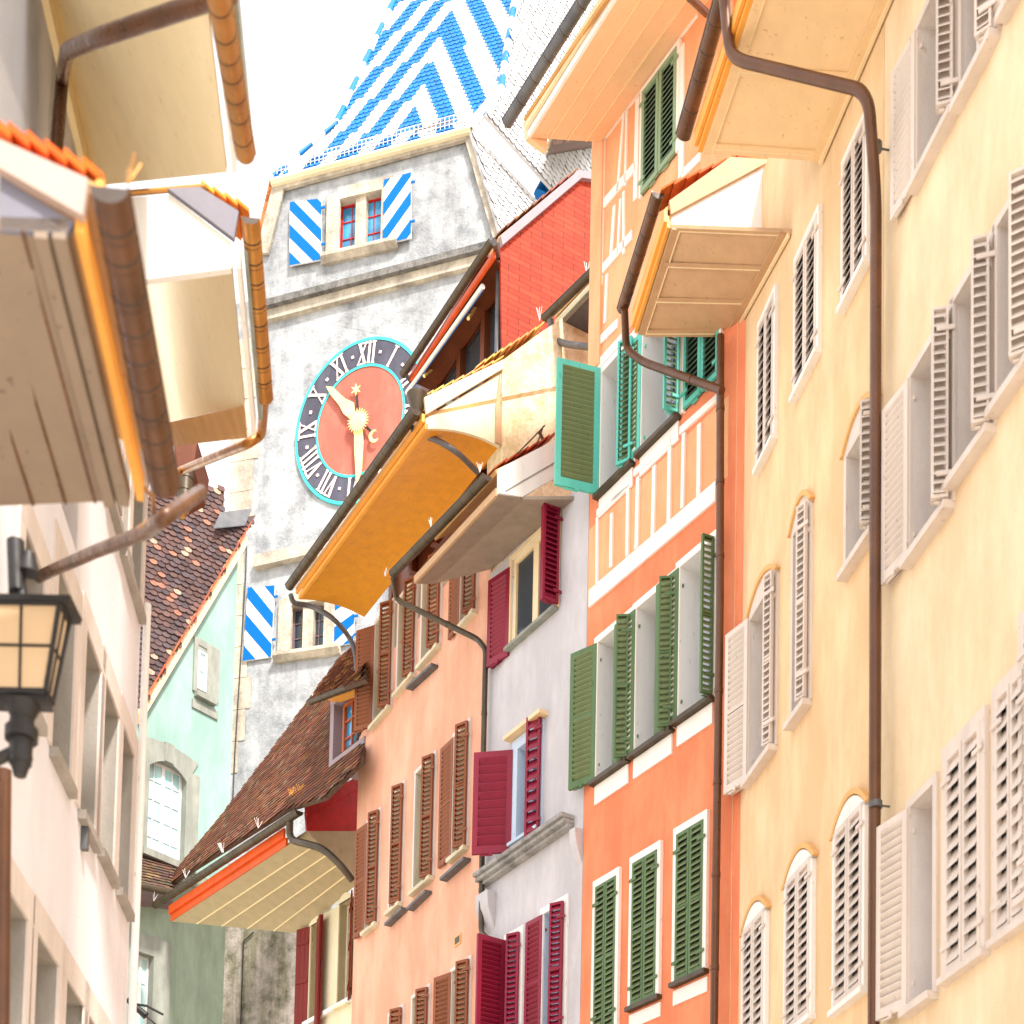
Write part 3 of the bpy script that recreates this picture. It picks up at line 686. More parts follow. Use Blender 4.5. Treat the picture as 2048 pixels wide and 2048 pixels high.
mb = MB(); a = FP.px(cO(235, 1210)); mb.prism([FP.P(uP1 - .02, a.z, 0), FP.P(uP1 - .02, a.z, .16), FP.P(uP1 - .02, a.z - .25, .14), FP.P(uP1 - .02, a.z - .62, .0)], -FP.d * .35); part('corbel', mb, M['lilac'], root)
a = FP.px(cO(680, 890)); mb = MB(); mb.prism([FP.P(.02, a.z, 0), FP.P(.02, a.z, .14), FP.P(.02, a.z - .2, .12), FP.P(.02, a.z - .5, .0)], FP.d * .14)
part('corbel', mb, M['lilac'], root)
NP = 1.05
on, of = cN(305, 620), cG(1130, 1828)
mid_n, mid_f = cN(470, 640), cG(1245, 1830)
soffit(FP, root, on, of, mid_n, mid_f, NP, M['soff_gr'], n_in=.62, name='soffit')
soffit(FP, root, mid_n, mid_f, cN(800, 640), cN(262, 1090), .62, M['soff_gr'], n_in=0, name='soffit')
a, b = FP.px(on, NP), FP.px(of, NP)
board(root, [a + FP.n * .03, b + FP.n * .03, b + FP.n * .03 + Z * .12, a + FP.n * .03 + Z * .12], -FP.n * .04, M['soff_tan'])
gutter(FP, root, cG(1595, 1130), cG(985, 1760), NP + .14, .075, M['cu_dark'], bands=8)
uN = U(FP, on, NP)
def cp(p): return FP.cross(p, uN)
board(root, [cp(cN(303, 455)), cp(cN(303, 610)), cp(cN(455, 636)), cp(cN(700, 490)), cp(cN(700, 250))], -FP.d * .05, M['trimw'], 'barge_board')
mb = MB(); mb.seg(cp(cN(345, 600)), cp(cN(690, 400)), .015, -.06, FP.d); part('barge_moulding', mb, M['trimst'], root)
verge(root, cp(cN(700, 215)), cp(cN(290, 445)), n=6, dvec=FP.d, w=.3, col=(.50, .10, .035), name='verge_tiles')
mb = MB(); mb.prism([cp(cN(290, 450)), cp(cN(690, 262)), cp(cN(690, 300)), cp(cN(303, 475))], FP.d * 1.8); part('roof', mb, M['soff_b'], root)
mb = MB(); mb.tube([cp(cN(430, 350)), cp(cN(610, 165))], .012, 6); mb.tube([cp(cN(560, 290)), cp(cN(600, 170)) ], .012, 6); mb.seg(cp(cN(575, 200)), cp(cN(600, 250)), .05, .02, FP.d); part('lightning_rod', mb, M['cu_dark'], root)
spikes(root, [FP.px(cG(1545, 1110), NP + .1), FP.px(cG(1230, 1460), NP + .1), FP.px(cG(935, 1780), NP + .1)])
pipe(root, [FP.px(cG(985, 1790), NP + .12), FP.px(cH(1265, 320), NP - .1), FE.px(cH(1790, 575), .12), FE.px(cH(1840, 640), .1), FE.px(cH(1825, 1300), .1), FE.px(cI(1810, 1340), .1), FE.px(cI(1872, 1400), .14), FE.px(cI(1872, 1560), .14)], .045, M['cu_dark'], rnd=.12)

# ================================================================== peach house with brown shutters
uE1 = U(FE, (715, 1600)); zt = ZZ(FE, (985, 950))
root = thing('peach_house', 'peach house with brown shutters, golden curved eave and dark gutter', 'house', FE.P(0, 0))
HT = [hole(FE, cH(1120, 1140), cH(1250, 335)), hole(FE, cH(1275, 930), cH(1400, 180)), hole(FE, cH(1430, 750), cH(1560, 20)), hole(FE, cH(1680, 510), cH(1790, -60))]
HM = [hole(FE, cI(1070, 1345), cI(1165, 560)), hole(FE, cI(1225, 1215), cI(1320, 390)), hole(FE, cI(1380, 1085), cI(1520, 200)), hole(FE, cI(1628, 870), cI(1740, -10))]
HL = [hole(FE, cI(1215, 2300), cI(1310, 1830)), hole(FE, cI(1365, 2250), cI(1480, 1700)), hole(FE, cI(1620, 2150), cI(1745, 1520))]
wall(FE, root, 0.01, uE1, zt - .9, M['peach'], HT + HM + HL, rev=.40, revmat=M['reveal_cr'])
for h in HT + HM + HL: window(FE, root, h, M['reveal_cr'], M['glass'], rows=3, rev=.40, trim=M['shutw'], sill=M['reveal_cr'], tw=.06, sw=.07)
def p_(F, root, h, fx, nx, w=.42, mat='brown'): two(F, root, h, fx, nx, M[mat], w, nw=.25)
px_ = lambda c, x: c(x, 0)[0]
p_(FE, root, HT[0], px_(cH, 998), px_(cH, 1157)); p_(FE, root, HT[1], None, px_(cH, 1383), .40)
p_(FE, root, HT[2], None, px_(cH, 1546), .40); p_(FE, root, HT[3], px_(cH, 1608), px_(cH, 1750), .38)
p_(FE, root, HM[0], px_(cI, 992), px_(cI, 1112), .42); p_(FE, root, HM[1], None, px_(cI, 1300), .42)
p_(FE, root, HM[2], None, px_(cI, 1482), .40); p_(FE, root, HM[3], px_(cI, 1538), px_(cI, 1722), .46)
p_(FE, root, HL[0], None, px_(cI, 1285), .42); p_(FE, root, HL[1], None, px_(cI, 1442), .40); p_(FE, root, HL[2], px_(cI, 1498), px_(cI, 1712), .42)
for a, b in ((cI(1230, 1300), cI(1340, 1195)), (cI(1375, 1200), cI(1495, 1085)), (cI(1590, 1010), cI(1745, 875)), (cH(1370, 900), cH(1535, 750))):
    mb = MB(); mb.seg(FE.px(a), FE.px(b), .05, .14, FE.n); part('flower_box_rail', mb, M['zinc'], root)
mb = MB(); h = hole(FE, cI(1642, 1440), cI(1684, 1345)); mb.fbox(FE, h[0], h[1], h[2], h[3], 0, .02); mb.fbox(FE, h[0] + .03, h[1] - .03, h[2] + .03, h[3] - .03, .021, .024, 1); part('vent_grille', mb, [M['tan'], M['cu_dark']], root)
NE = 1.35
on, of, wf, wn = cG(1200, 828), cH(640, 318), cH(1058, 432), cG(1672, 945)
soffit(FE, root, on, of, wn, wf, NE, M['soff_or'], bow=.09, seam=M['soff_b'], rows=11)
a, b = FE.px(on, NE), FE.px(of, NE)
board(root, [a + FE.n * .02, b + FE.n * .02, b + FE.n * .02 + Z * .09, a + FE.n * .02 + Z * .09], -FE.n * .05, M['fasc_or'])
board(root, [a + FE.n * .08 + Z * .09, b + FE.n * .08 + Z * .09, b + FE.n * .08 + Z * .22, a + FE.n * .08 + Z * .22], -FE.n * .05, M['fasc_or'])
gutter(FE, root, cG(1135, 705), cH(575, 232), NE + .20, .085, M['cu_dark'], bands=15)
mb = MB(); p = FE.px(cG(1140, 680), NE + .12); mb.tube([p + Z * .16, p + Z * .1, p - Z * .1, p - Z * .22], [.17, .16, .08, .055], 16); part('rain_hopper', mb, M['cu_dark'], root)
uN = U(FE, on, NE)
def ce(p, u=None): return FE.cross(p, uN if u is None else u)
pw = ce(cG(1680, 470)); pb = ce(cG(1675, 945)); a0 = ce(cG(1195, 760)); a1 = ce(cG(1200, 828))
mb = MB(); lo = [a1 * (1 - t) + pb * t + Z * (.38 * t * (1 - t)) for t in [i / 10 for i in range(11)]]
mb.prism([a0] + lo + [pw], FE.d * .05); part('gable_cheek', mb, M['cream'], root, 'cream rendered cheek of the curved eave')
mb = MB(); q0 = ce(cG(1642, 480)); 
mb.prism([ce(cG(1668, 480)) - FE.d * .01, ce(cG(1640, 700)) - FE.d * .01, ce(cG(1640, 920)) - FE.d * .01, ce(cG(1682, 940)) - FE.d * .01], -FE.d * .02); part('timber_edge', mb, M['soff_tan'], root)
board(root, [ce(cG(1180, 640)), ce(cG(1195, 745)), ce(cG(1690, 450)), ce(cG(1690, 395))], -FE.d * .05, M['cream'], 'barge_board')
# rubble fire wall above the lilac roof, with its tile coping
top = [ce(cG(1160, 650)), ce(cG(1690, 395)), ce(cJ(190, 1440)), ce(cJ(470, 1255)), ce(cJ(830, 1020))]
bot = [ce(cJ(830, 2150)), ce(cG(1560, 1300))]
mb = MB(); mb.prism([ce(cG(1685, 960)), ce(cG(1685, 420)), ce(cJ(190, 1480)), ce(cJ(470, 1275)), ce(cJ(870, 1020)), ce(cJ(870, 2300)), ce(cG(1685, 2300))], FE.d * .5)
part('fire_wall', mb, M['rubble'], root, 'sunlit yellow rubble fire wall above the lilac roof')
verge(root, ce(cG(1690, 385)), ce(cG(1170, 640)), n=8, dvec=FE.d, w=.5, col=(.78, .50, .16), name='coping_tiles')
verge(root, ce(cJ(480, 1235)), ce(cJ(10, 1535)), n=8, dvec=FE.d, w=.5, col=(.78, .50, .16), name='coping_tiles')
pipe(root, [FE.px(cG(1110, 820), NE + .1), FE.px(cG(1130, 870), NE - .02), FE.px(cG(1250, 890), NE - .25), FE.px(cG(1400, 980), NE * .55), FE.px(cG(1530, 1110), .25)], .045, M['zinc'], bands=False)
pipe(root, [FE.px(cH(585, 290), NE + .15), FE.px(cH(600, 345), NE + .05), FE.px(cH(710, 355), NE - .3), FE.px(cH(850, 430), NE * .55), FE.px(cH(950, 540), .3), FE.px(cH(1005, 650), .1), FE.px(cH(1020, 1180), .1), FR.px(cH(1000, 1330), .5), FR.px(cH(850, 1450), 1.0), FR.px(cH(620, 1615), 1.6)], .05, M['zinc'], rnd=.35, bands=True)
# main roof slope
mb = MB(); r0 = FE.px(on, NE) + Z * .26; mb.prism([r0, r0 - FE.n * 4 + Z * 2.4, r0 - FE.n * 4 + Z * 2.3, r0 - Z * .06], b - a); part('roof', mb, M['soff_b'], root)
# red shingled dormer on the roof
NDm = -.8; uD = 1.0
def cd(p, u=uD): return FE.cross(p, u)
pts = [cd(cJ(178, 675)), cd(cJ(425, 460)), cd(cJ(735, 215)), cd(cJ(880, 240)), cd(cJ(880, 1300)), cd(cJ(195, 1560))]
mb = MB(); mb.prism(pts, FE.d * .05); dm = part('dormer', mb, M['shingle'], root, 'red shingled dormer cheek behind the fire wall')
me = dm.data; uvl = me.uv_layers.new(name='UVMap'); o0 = OFF[dm.name]
tilt = math.atan(.07)
for lp in me.loops:
    v = me.vertices[lp.vertex_index].co + o0; x = (v - pts[0]).dot(-FE.n); z = v.z
    uvl.data[lp.index].uv = (x * .78 + FE.d.dot(v) * .5, z - 0 * x)
bb = [cd(cJ(165, 625)), cd(cJ(180, 690)), cd(cJ(735, 218)), cd(cJ(885, 240)), cd(cJ(885, 190)), cd(cJ(715, 165))]
board(dm, bb, -FE.d * .08, M['mauve'], 'barge_board')
verge(dm, cd(cJ(715, 150)), cd(cJ(165, 590)), n=9, dvec=FE.d, w=1.2, col=(.30, .15, .10), name='verge_tiles')
mb = MB(); mb.prism([cd(cJ(165, 610)), cd(cJ(715, 165)), cd(cJ(715, 180)), cd(cJ(170, 640))], FE.d * 2.6); part('dormer_roof', mb, M['soff_b'], dm)
# dormer front, plane parallel to the facade
zA = cd(cJ(195, 760)).z; zB = cd(cJ(195, 1400)).z - .4
p0 = FE.uz(cG(1650, 350), NDm); uF = FE.uz(cG(1110, 640), NDm)[0] + .8
mb = MB(); mb.fbox(FE, uD + .05, uF, zB - 1.2, zA + .3, NDm - .3, NDm - .12)
fr = part('dormer_front', mb, M['oak'], root)
mb = MB(); k = 0
us = [uD + .05 + i * (uF - uD - .05) / 5 for i in range(6)]
for u in us: mb.fbox(FE, u, u + .16, zB - 1.2, zA + .25, NDm - .12, NDm)
mb.fbox(FE, uD + .05, uF, zA + .0, zA + .3, NDm - .12, NDm + .02); part('window_posts', mb, M['oak'], root)
mb = MB()
for u in us[:-1]: mb.fbox(FE, u + .22, u + .16 + (uF - uD) / 5 - .22, zB - .6, zA - .1, NDm - .118, NDm - .1)
part('window_panes', mb, M['glass'], root)
ng = NDm + .62
mb = MB(); a, b = FE.px(cE(1360, 1380), ng - .12), FE.px(cG(1090, 520), ng - .12)
mb.prism([a, b, b + Z * .12, a + Z * .12], -FE.n * .05)
part('dormer_fascia', mb, M['redorange'], root)
a = FE.P(uD + .03, b.z, ng - .12); mb = MB(); mb.prism([a, b, b - FE.n * .55 , a - FE.n * .55], Z * .05); part('dormer_soffit', mb, M['oak'], root)
gutter(FE, root, cE(1355, 1290), cG(1050, 480), ng, .07, M['cu_dark'], bands=9)
pipe(root, [FE.px(cE(1365, 1300), ng - .02), FE.px(cE(1390, 1400), NDm + .16), FE.px(cE(1380, 1900), NDm + .16)], .05, M['zinc'], bands=False)
pipe(root, [FE.px(cG(1060, 470), ng - .02), FE.px(cG(1115, 540), NDm + .2), FE.px(cG(1120, 690), NDm + .2)], .045, M['zinc'], bands=False)
aw = thing('awning', 'rolled up awning with white cassette and blue edge under the dormer gutter', 'awning', FE.px(cG(1300, 400), NDm + .3))
mb = MB(); a, b = FE.px(cG(1480, 30), NDm + .42), FE.px(cG(1075, 600), NDm + .42); mb.tube([a + (a - b).normalized() * .5, b], .045); part('cassette', mb, M['trimw'], aw)
mb = MB(); mb.tube([a + (a - b).normalized() * .5 - Z * .09, b - Z * .07 + (a - b).normalized() * .2], .009, 8); part('front_rail', mb, M['bluep'], aw)
mb = MB(); mb.tube([FE.px(cG(1185, 490), NDm + .4), FE.px(cG(1290, 400), NDm + .05)], .03, 8); mb.tube([FE.px(cG(1470, 120), NDm + .4), FE.px(cG(1540, 20), NDm + .05)], .03, 8); part('folding_arm', mb, M['gold'], aw)

# small rear house eave between the fire wall and the orange house
NQ = -1.0
root = thing('rear_house', 'cream eave with short dark gutter tucked behind the orange house corner', 'house', FP.P(.5, ZZ(FP, cJ(600, 1200), NQ), NQ))
gutter(FP, root, cJ(850, 830), cJ(490, 1180), NQ + .1, .075, M['cu_dark'], bands=3)
a, b = FP.px(cJ(900, 900), NQ - .05), FP.px(cJ(560, 1260), NQ - .05)
board(root, [a, b, b + Z * .16, a + Z * .16], -FP.n * .05, M['cream'])
mb = MB(); mb.prism([a, b, b - FP.n * .5 , a - FP.n * .5], Z * .05); part('soffit', mb, M['zinc'], root)
mb = MB(); mb.prism([a + Z * .2, b + Z * .2, b - FP.n * 2 + Z * 1.1, a - FP.n * 2 + Z * 1.1], Z * .06); part('roof', mb, M['soff_b'], root)
pipe(root, [FP.px(cJ(530, 1190), NQ + .1), FP.px(cJ(550, 1330), NQ), FP.px(cJ(640, 1365), NQ), FP.px(cJ(810, 1385), NQ)], .05, M['zinc'], bands=False)
spikes(root, [FP.px(cJ(455, 1200), NQ + .1), FP.px(cJ(785, 870), NQ + .1)], h=.2)

# ================================================================== red eaved house with big tiled roof
NR = 1.7
uR1 = U(FR, (600, 1900)); root = thing('red_house', 'cream house with red fascia, dark red shutters and a steep brown tiled roof', 'house', FR.P(0, 0))
zt = ZZ(FR, cI(1010, 1010))
HR = [hole(FR, cI(700, 2000), cI(775, 1270)), hole(FR, cI(885, 1830), cI(975, 1120))]
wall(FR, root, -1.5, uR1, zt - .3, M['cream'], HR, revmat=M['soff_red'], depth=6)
for h in HR:
    w_ = window(FR, root, h, M['cream'], M['glass'], rows=4, trim=M['cream'], tw=.07, sill=M['cream'])
    mb = MB(); um = (h[0] + h[1]) / 2
    for k in range(8):
        x0, x1 = -1 + k / 4, -1 + (k + 1) / 4; hw = (h[1] - h[0]) / 2 + .05
        mb.prism([FR.P(um + hw * x0, h[3]), FR.P(um + hw * x1, h[3]), FR.P(um + hw * x1, h[3] + .02 + .16 * (1 - x1 * x1)), FR.P(um + hw * x0, h[3] + .02 + .16 * (1 - x0 * x0))], FR.n * .04)
    part('arch_head', mb, M['cream'], w_)
h = HR[0]; zm = h[2] + .8
leaf(FR, root, h[1] + .03, h[2], h[3] + .0, -1, solve(FR, h[1], zm, -1, .40, px_(cI, 612), 85), .40, M['redshut'], kind='board', double=True)
leaf(FR, root, h[0] - .02, h[2], h[3] + .0, 1, solve(FR, h[0], zm, 1, .40, px_(cI, 772), 60), .40, M['redshut'], kind='board', double=True)
h = HR[1]; leaf(FR, root, h[0] - .02, h[2], h[3], 1, solve(FR, h[0], zm, 1, .40, px_(cI, 958), 60), .40, M['redshut'], kind='board')
mb = MB(); mb.seg(FR.px(cI(640, 1965)), FR.px(cI(1000, 1765)), .10, .1, FR.n); part('ledge', mb, M['trimw'], root)
on, of = cI(560, 785), cD(1105, 1272)
a = FR.px(cI(690, 700), NR); b = FR.px(of, NR)
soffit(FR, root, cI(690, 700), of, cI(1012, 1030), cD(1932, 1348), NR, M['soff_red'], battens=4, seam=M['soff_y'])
a = FR.px(on, NR)
a2 = FR.px(cI(700, 700), NR); 
for k, (w0, w1, n_, mt) in enumerate(((0, .17, .03, 'redorange'), (.16, .36, .09, 'redorange'))):
    board(root, [a + FR.n * n_ + Z * w0, b + FR.n * n_ + Z * w0, b + FR.n * n_ + Z * w1, a + FR.n * n_ + Z * w1], -FR.n * .05, M[mt])
gu = FR.px(cI(590, 540), NR + .2)
gutter(FR, root, cI(640, 560), cD(1000, 1165), NR + .22, .095, M['cu_dark'], bands=15)
mb = MB(); p = FR.px(cI(590, 560), NR + .2)
pipe(root, [FR.px(cI(580, 600), NR + .2), FR.px(cI(575, 745), NR + .1), FR.px(cI(680, 770), NR + .05), FR.px(cI(790, 800), NR - .1), FR.px(cI(900, 900), NR - .3), FR.px(cI(985, 1010), NR - .6)], .075, M['cu_dark'], rnd=.3)
uN = U(FR, cI(690, 690), NR - .3)
def crr(p): return FR.cross(p, uN)
board(root, [crr(cI(690, 690)), crr(cI(1010, 690)), crr(cI(1010, 1020))], FR.d * .05, M['soff_red'], 'end_panel')
board(root, [crr(cI(690, 690)), crr(cI(1010, 690)), crr(cI(1035, 395)), crr(cI(680, 560))], FR.d * .06, M['red'], 'cheek_board')
board(root, [crr(cI(680, 600)), crr(cI(1040, 405)), crr(cI(1050, 320)), crr(cI(670, 520))], -FR.d * .06, M['red'], 'barge_board')
# roof plane through the eave, pitched 60 degrees
pe = FR.px(cI(590, 530), NR + .12); Ur = (-FR.n * math.cos(math.radians(60)) + Z * math.sin(math.radians(60))); Nr = FR.d.cross(Ur)
def rp(p): return hit(p, pe, Nr)
poly = [rp(p) for p in (cD(1015, 1075), cI(560, 545), cI(800, 470), cH(1045, 1350), cH(1060, 560), cH(1000, 600), cH(890, 700), cH(700, 960), cH(420, 1340), cH(150, 1690))]
rooftiles(root, pe, FR.d, Ur, poly, .20, .17, claycol((.26, .10, .055), (.15, .07, .05), [(.36, .15, .07), (.28, .19, .13)], .12), M['tile'], pointed=False, rnd=11, lift=.02)
# ridge of lighter verge tiles at the low left
# dormer with small orange window
FD = Fac(FR.P(0, 0, 0).x, FR.P(0, 0, 0).y, FR.d.x, FR.d.y, 1)
nd = (rp(cH(835, 1400)) - FR.A).dot(FR.n) + .02
dr = hole(FR, cH(830, 1400), cH(1000, 930)); 
du0, du1 = U(FR, cH(1060, 1200), nd), U(FR, cH(835, 1200), nd); dz0, dz1 = ZZ(FR, cH(830, 1415), nd), ZZ(FR, cH(840, 960), nd)
mb = MB(); mb.fbox(FR, du0, du1, dz0, dz1, nd - 1.6, nd - .2)
for (a_, b_, c_, d_) in ((du1 - .14, du1, dz0, dz1), (du0, du1, dz0, dz0 + .14), (du0, du1, dz1 - .18, dz1)): mb.fbox(FR, a_, b_, c_ + (.0 if a_ != du0 else .001), d_, nd - .2, nd + (.004 if a_ == du0 else 0))
dmr = part('dormer', mb, M['mauve'], root, 'small mauve framed dormer with orange window on the brown roof')
wu1, wu0, wz0, wz1 = U(FR, cH(925, 1200), nd - .15), U(FR, cH(1060, 1200), nd - .15), ZZ(FR, cH(925, 1340), nd - .15), ZZ(FR, cH(925, 1010), nd - .15)
mb = MB(); f_ = .055
mb.fbox(FR, wu1 - f_, wu1, wz0, wz1, nd - .2, nd - .12); mb.fbox(FR, wu0, wu1 - f_, wz0, wz0 + f_, nd - .2, nd - .12); mb.fbox(FR, wu0, wu1 - f_, wz1 - f_, wz1, nd - .2, nd - .12)
for t in (.33, .66): mb.fbox(FR, wu0, wu1 - f_, wz0 + (wz1 - wz0) * t - .012, wz0 + (wz1 - wz0) * t + .012, nd - .19, nd - .14)
for t in (.33, .66): mb.fbox(FR, wu1 - f_ - (wu1 - wu0) * t - .012, wu1 - f_ - (wu1 - wu0) * t + .012, wz0 + f_, wz1 - f_, nd - .19, nd - .135)
part('dormer_window', mb, M['orwood'], dmr)
mb = MB(); mb.quad(FR.P(wu0, wz0, nd - .185), FR.P(wu1 - f_, wz0, nd - .185), FR.P(wu1 - f_, wz1, nd - .185), FR.P(wu0, wz1, nd - .185)); part('pane', mb, M['bglass'], dmr)
gutter(FR, root, cH(1040, 850), cH(715, 975), nd + .25, .07, M['cu_dark'], bands=4)
a, b = FR.px(cH(1040, 895), nd + .15), FR.px(cH(825, 965), nd + .15); board(dmr, [a, b, b + Z * .10, a + Z * .10], -FR.n * .2, M['fasc_or'], 'dormer_fascia')
Ud = (-FR.n * math.cos(math.radians(56)) + Z * math.sin(math.radians(56))); pd = FR.px(cH(880, 900), nd + .2); Nd2 = FR.d.cross(Ud)
poly = [hit(p, pd, Nd2) for p in (cH(715, 955), cH(1060, 830), cH(1060, 560), cH(1000, 610), cH(920, 690), cH(800, 840))]
rooftiles(dmr, pd, FR.d, Ud, poly, .19, .155, claycol((.26, .09, .045), (.13, .06, .045), [(.45, .2, .08), (.5, .26, .1)], .2), M['tile'], name='dormer_roof', pointed=False, rnd=12)
mb = MB()
pa, pb_ = rp(cI(470, 560)), rp(cD(1100, 1010))
for t in [i / 14 for i in range(15)]:
    p = pa * (1 - t) + pb_ * t; mb.tube([p, p + Nr * (.14 if Nr.z > 0 else -.14)], .007, 5)
pu = Nr * (.12 if Nr.z > 0 else -.12); mb.tube([pa + pu, pb_ + pu], .008, 6); part('snow_guard', mb, M['cu_brown'], root)
spikes(root, [FR.px(p, NR + .2) for p in (cD(990, 1140), cD(1195, 990), cD(1430, 830), cI(150, 830), cI(375, 670), cH(725, 940))], h=.22)
spikes(root, [rp(cH(580 + 14 * k, 1590 - 8 * k)) for k in range(6)], h=.16, mat=M['fasc_or'])

# ================================================================== clock tower
zt0 = 0; TL, TR = U(FT, (462, 900)), U(FT, (1003, 560))
root = thing('clock_tower', 'tall weathered clock tower with blue and white striped tile roof', 'tower', FT.P(0, 0))
zc = ZZ(FT, cE(150, 1700)); 
HTw = [hole(FT, cE(525, 1360), cE(772, 1030)), hole(FT, cH(578, 655), cH(815, 330))]
body_top = ZZ(FT, cE(700, 1560))
# level cornices follow the photo: use facade-parallel bands whose ends come from image points
wall(FT, root, TL, TR, body_top + .5, M['tower'], [HTw[1]], depth=7.5, revmat=M['quoin'])
gl, gr = FT.px(cE(120, 1400)), FT.px(cE(1400, 1330)); tl_, tr_ = FT.px(cE(185, 990), 0), FT.px(cE(1225, 705), 0)
h = HTw[0]
mb = MB(); n_ = .004
P_ = lambda u, z: FT.P(u, z, n_)
L0, R0 = FT.px(cE(130, 1560), n_), FT.px(cE(1440, 1500), n_)
# gable trapezoid around the window opening
mb.add([FT.px(cE(190, 985), n_), FT.px(cE(110, 1380), n_), L0 - Z * .6, R0 - Z * 2.4, FT.px(cE(1395, 1300), n_), FT.px(cE(1230, 700), n_), P_(h[0], h[3]), P_(h[0], h[2]), P_(h[1], h[2]), P_(h[1], h[3])],
       [(0, 1, 2, 7, 6), (2, 3, 8, 7), (3, 4, 5, 9, 8), (5, 0, 6, 9)])
for a_, b_, c_, d_ in ((h[0], h[2], h[0], h[3]), (h[1], h[2], h[1], h[3]), (h[0], h[2], h[1], h[2]), (h[0], h[3], h[1], h[3])):
    mb.quad(FT.P(a_, b_, n_), FT.P(c_, d_, n_), FT.P(c_, d_, -.3), FT.P(a_, b_, -.3))
part('gable_wall', mb, M['tower'], root)
mb = MB()
def tbar(p, q, w, t, n0=.04, m=0): mb.seg(FT.px(p, n0), FT.px(q, n0), w, t, FT.n, m)
tbar(cE(190, 1010), cE(1225, 730), .36, .10); tbar(cE(215, 1000), cE(125, 1370), .40, .09); tbar(cE(1225, 720), cE(1385, 1280), .26, .09)
part('stone_frame', mb, M['quoin'], root)
mb = MB(); tbar(cE(140, 1672), cE(1420, 1338), .20, .30, .0); part('cornice', mb, M['darkstone'], root, 'dark weathered string course above the clock')
mb = MB(); tbar(cE(145, 1715), cE(1420, 1380), .30, .16, .0); part('cornice', mb, M['quoin'], root)
mb = MB(); tbar(cH(365, 100), cH(760, 10), .36, .22, .0); part('hood_mould', mb, M['quoin'], root)
# quoins at the left edge
mb = MB(); rq = random.Random(4)
for k in range(14):
    z_ = ZZ(FT, (470, 960)) + 3.4 - k * .95; w = rq.choice((.55, .75, .9)); mb.fbox(FT, TL - .01, TL + w, z_, z_ + .93, -.02, .025)
part('quoins', mb, M['quoin'], root)
mb = MB(); pts = [FT.px(cH(300, -60), .06), FT.px(cH(295, 150), .06), FT.px(cH(262, 700), .06), FT.px(cH(225, 1300), .06), FT.px(cH(210, 1640), .06)]; mb.tube(pts, .018, 6)
mb.tube([FT.px(cI(345, 1340), .08), FT.px(cI(280, 1400), .08), FT.px(cI(262, 1932), .08)], .02, 6); part('lightning_cable', mb, M['iron'], root)
mb = MB(); hh = hole(FT, (455, 2400), (645, 1850)); mb.fbox(FT, TL + .01, U(FT, (660, 1900)), 0, ZZ(FT, (500, 1760)), .0, .03); part('lower_wall', mb, M['dirty'], root, 'dark mossy lower wall of the tower')
# windows
for h, gm, fm in ((HTw[0], 'bglass', 'redorange'), (HTw[1], 'glass', 'purple')):
    u0, u1_, z0, z1 = h; um = (u0 + u1_) / 2
    w_ = window(FT, root, h, M['red'] if gm == 'bglass' else M['purple'], M[gm], rows=3, cols=4, rev=.2, fr=.07)
    mb = MB(); mb.fbox(FT, um - .16, um + .16, z0, z1, -.19, .03); mb.fbox(FT, u0 - .34, u0 + .06, z0 - .05, z1 + .2, -.0, .12); mb.fbox(FT, u0 + .01, u1_ + .3, z1 - .02, z1 + .34, -.15, .121)
    mb.fbox(FT, u1_ - .02, u1_ + .3, z0 - .05, z1 + .2, -.15, .12)
    part('surround', mb, M['quoin'], w_)
    mb = MB(); mb.prism([FT.P(u0 - .45, z0 - .12, 0), FT.P(u0 - .45, z0 - .10, .25), FT.P(u0 - .45, z0 - .2, .25), FT.P(u0 - .45, z0 - .32, .1), FT.P(u0 - .45, z0 - .32, 0)], FT.d * (u1_ - u0 + .95)); part('sill', mb, M['quoin'], w_)
def stripe_leaf(p0, p1, p2, p3, n0, up, per, label=None):
    """board shutter with diagonal blue and white stripes; corners bl, br, tr, tl in the image"""
    bl, br, tr, tl2 = [FT.px(p, n0) for p in (p0, p1, p2, p3)]
    mb = MB(); mb.prism([bl, br, tr, tl2], -FT.n * .05, 0)
    NX, n_ = 26, 9
    # stripes: clip bands of constant (v*H + up*u*W) in the unit square
    Wd, Hd = (br - bl).length, (tl2 - bl).length
    def pt(u, v): return (bl * (1 - u) + br * u) * (1 - v) + (tl2 * (1 - u) + tr * u) * v + FT.n * .006
    k = -8
    while k < 16:
        c0, c1 = k * per, k * per + per / 2
        poly = clipband(Wd, Hd, up, c0, c1)
        if len(poly) > 2: mb.add([pt(x / Wd, y / Hd) for x, y in poly], [tuple(range(len(poly)))], 1)
        k += 1
    for v in (.2, .8): mb.seg(pt(-.0, v), pt(1.04, v), .05, .012, FT.n, 0 if v > .5 else 0) if False else None
    for v in (.22, .82): mb.obox(pt(1.0, v), FT.d * .12, Z * .06, FT.n * .03, 1)
    return part('shutter', mb, [M['whitep'], M['bluep']], root, label)
def clipband(Wd, Hd, s, c0, c1):
    poly = [(0, 0), (Wd, 0), (Wd, Hd), (0, Hd)]
    for sign, c in ((1, c0), (-1, c1)):
        out_ = []
        f = lambda p: sign * ((p[1] + s * p[0]) - c)
        for a, b in zip(poly, poly[1:] + poly[:1]):
            fa, fb = f(a), f(b)
            if fa >= 0: out_.append(a)
            if (fa > 0 > fb) or (fa < 0 < fb): t = fa / (fa - fb); out_.append((a[0] + (b[0] - a[0]) * t, a[1] + (b[1] - a[1]) * t))
        poly = out_
        if not poly: break
    return poly
stripe_leaf(cE(265, 1425), cE(437, 1392), cE(437, 1065), cE(268, 1085), .14, 1.15, .86)
stripe_leaf(cE(765, 1312), cE(918, 1275), cE(918, 925), cE(772, 965), .16, -1.15, .86)
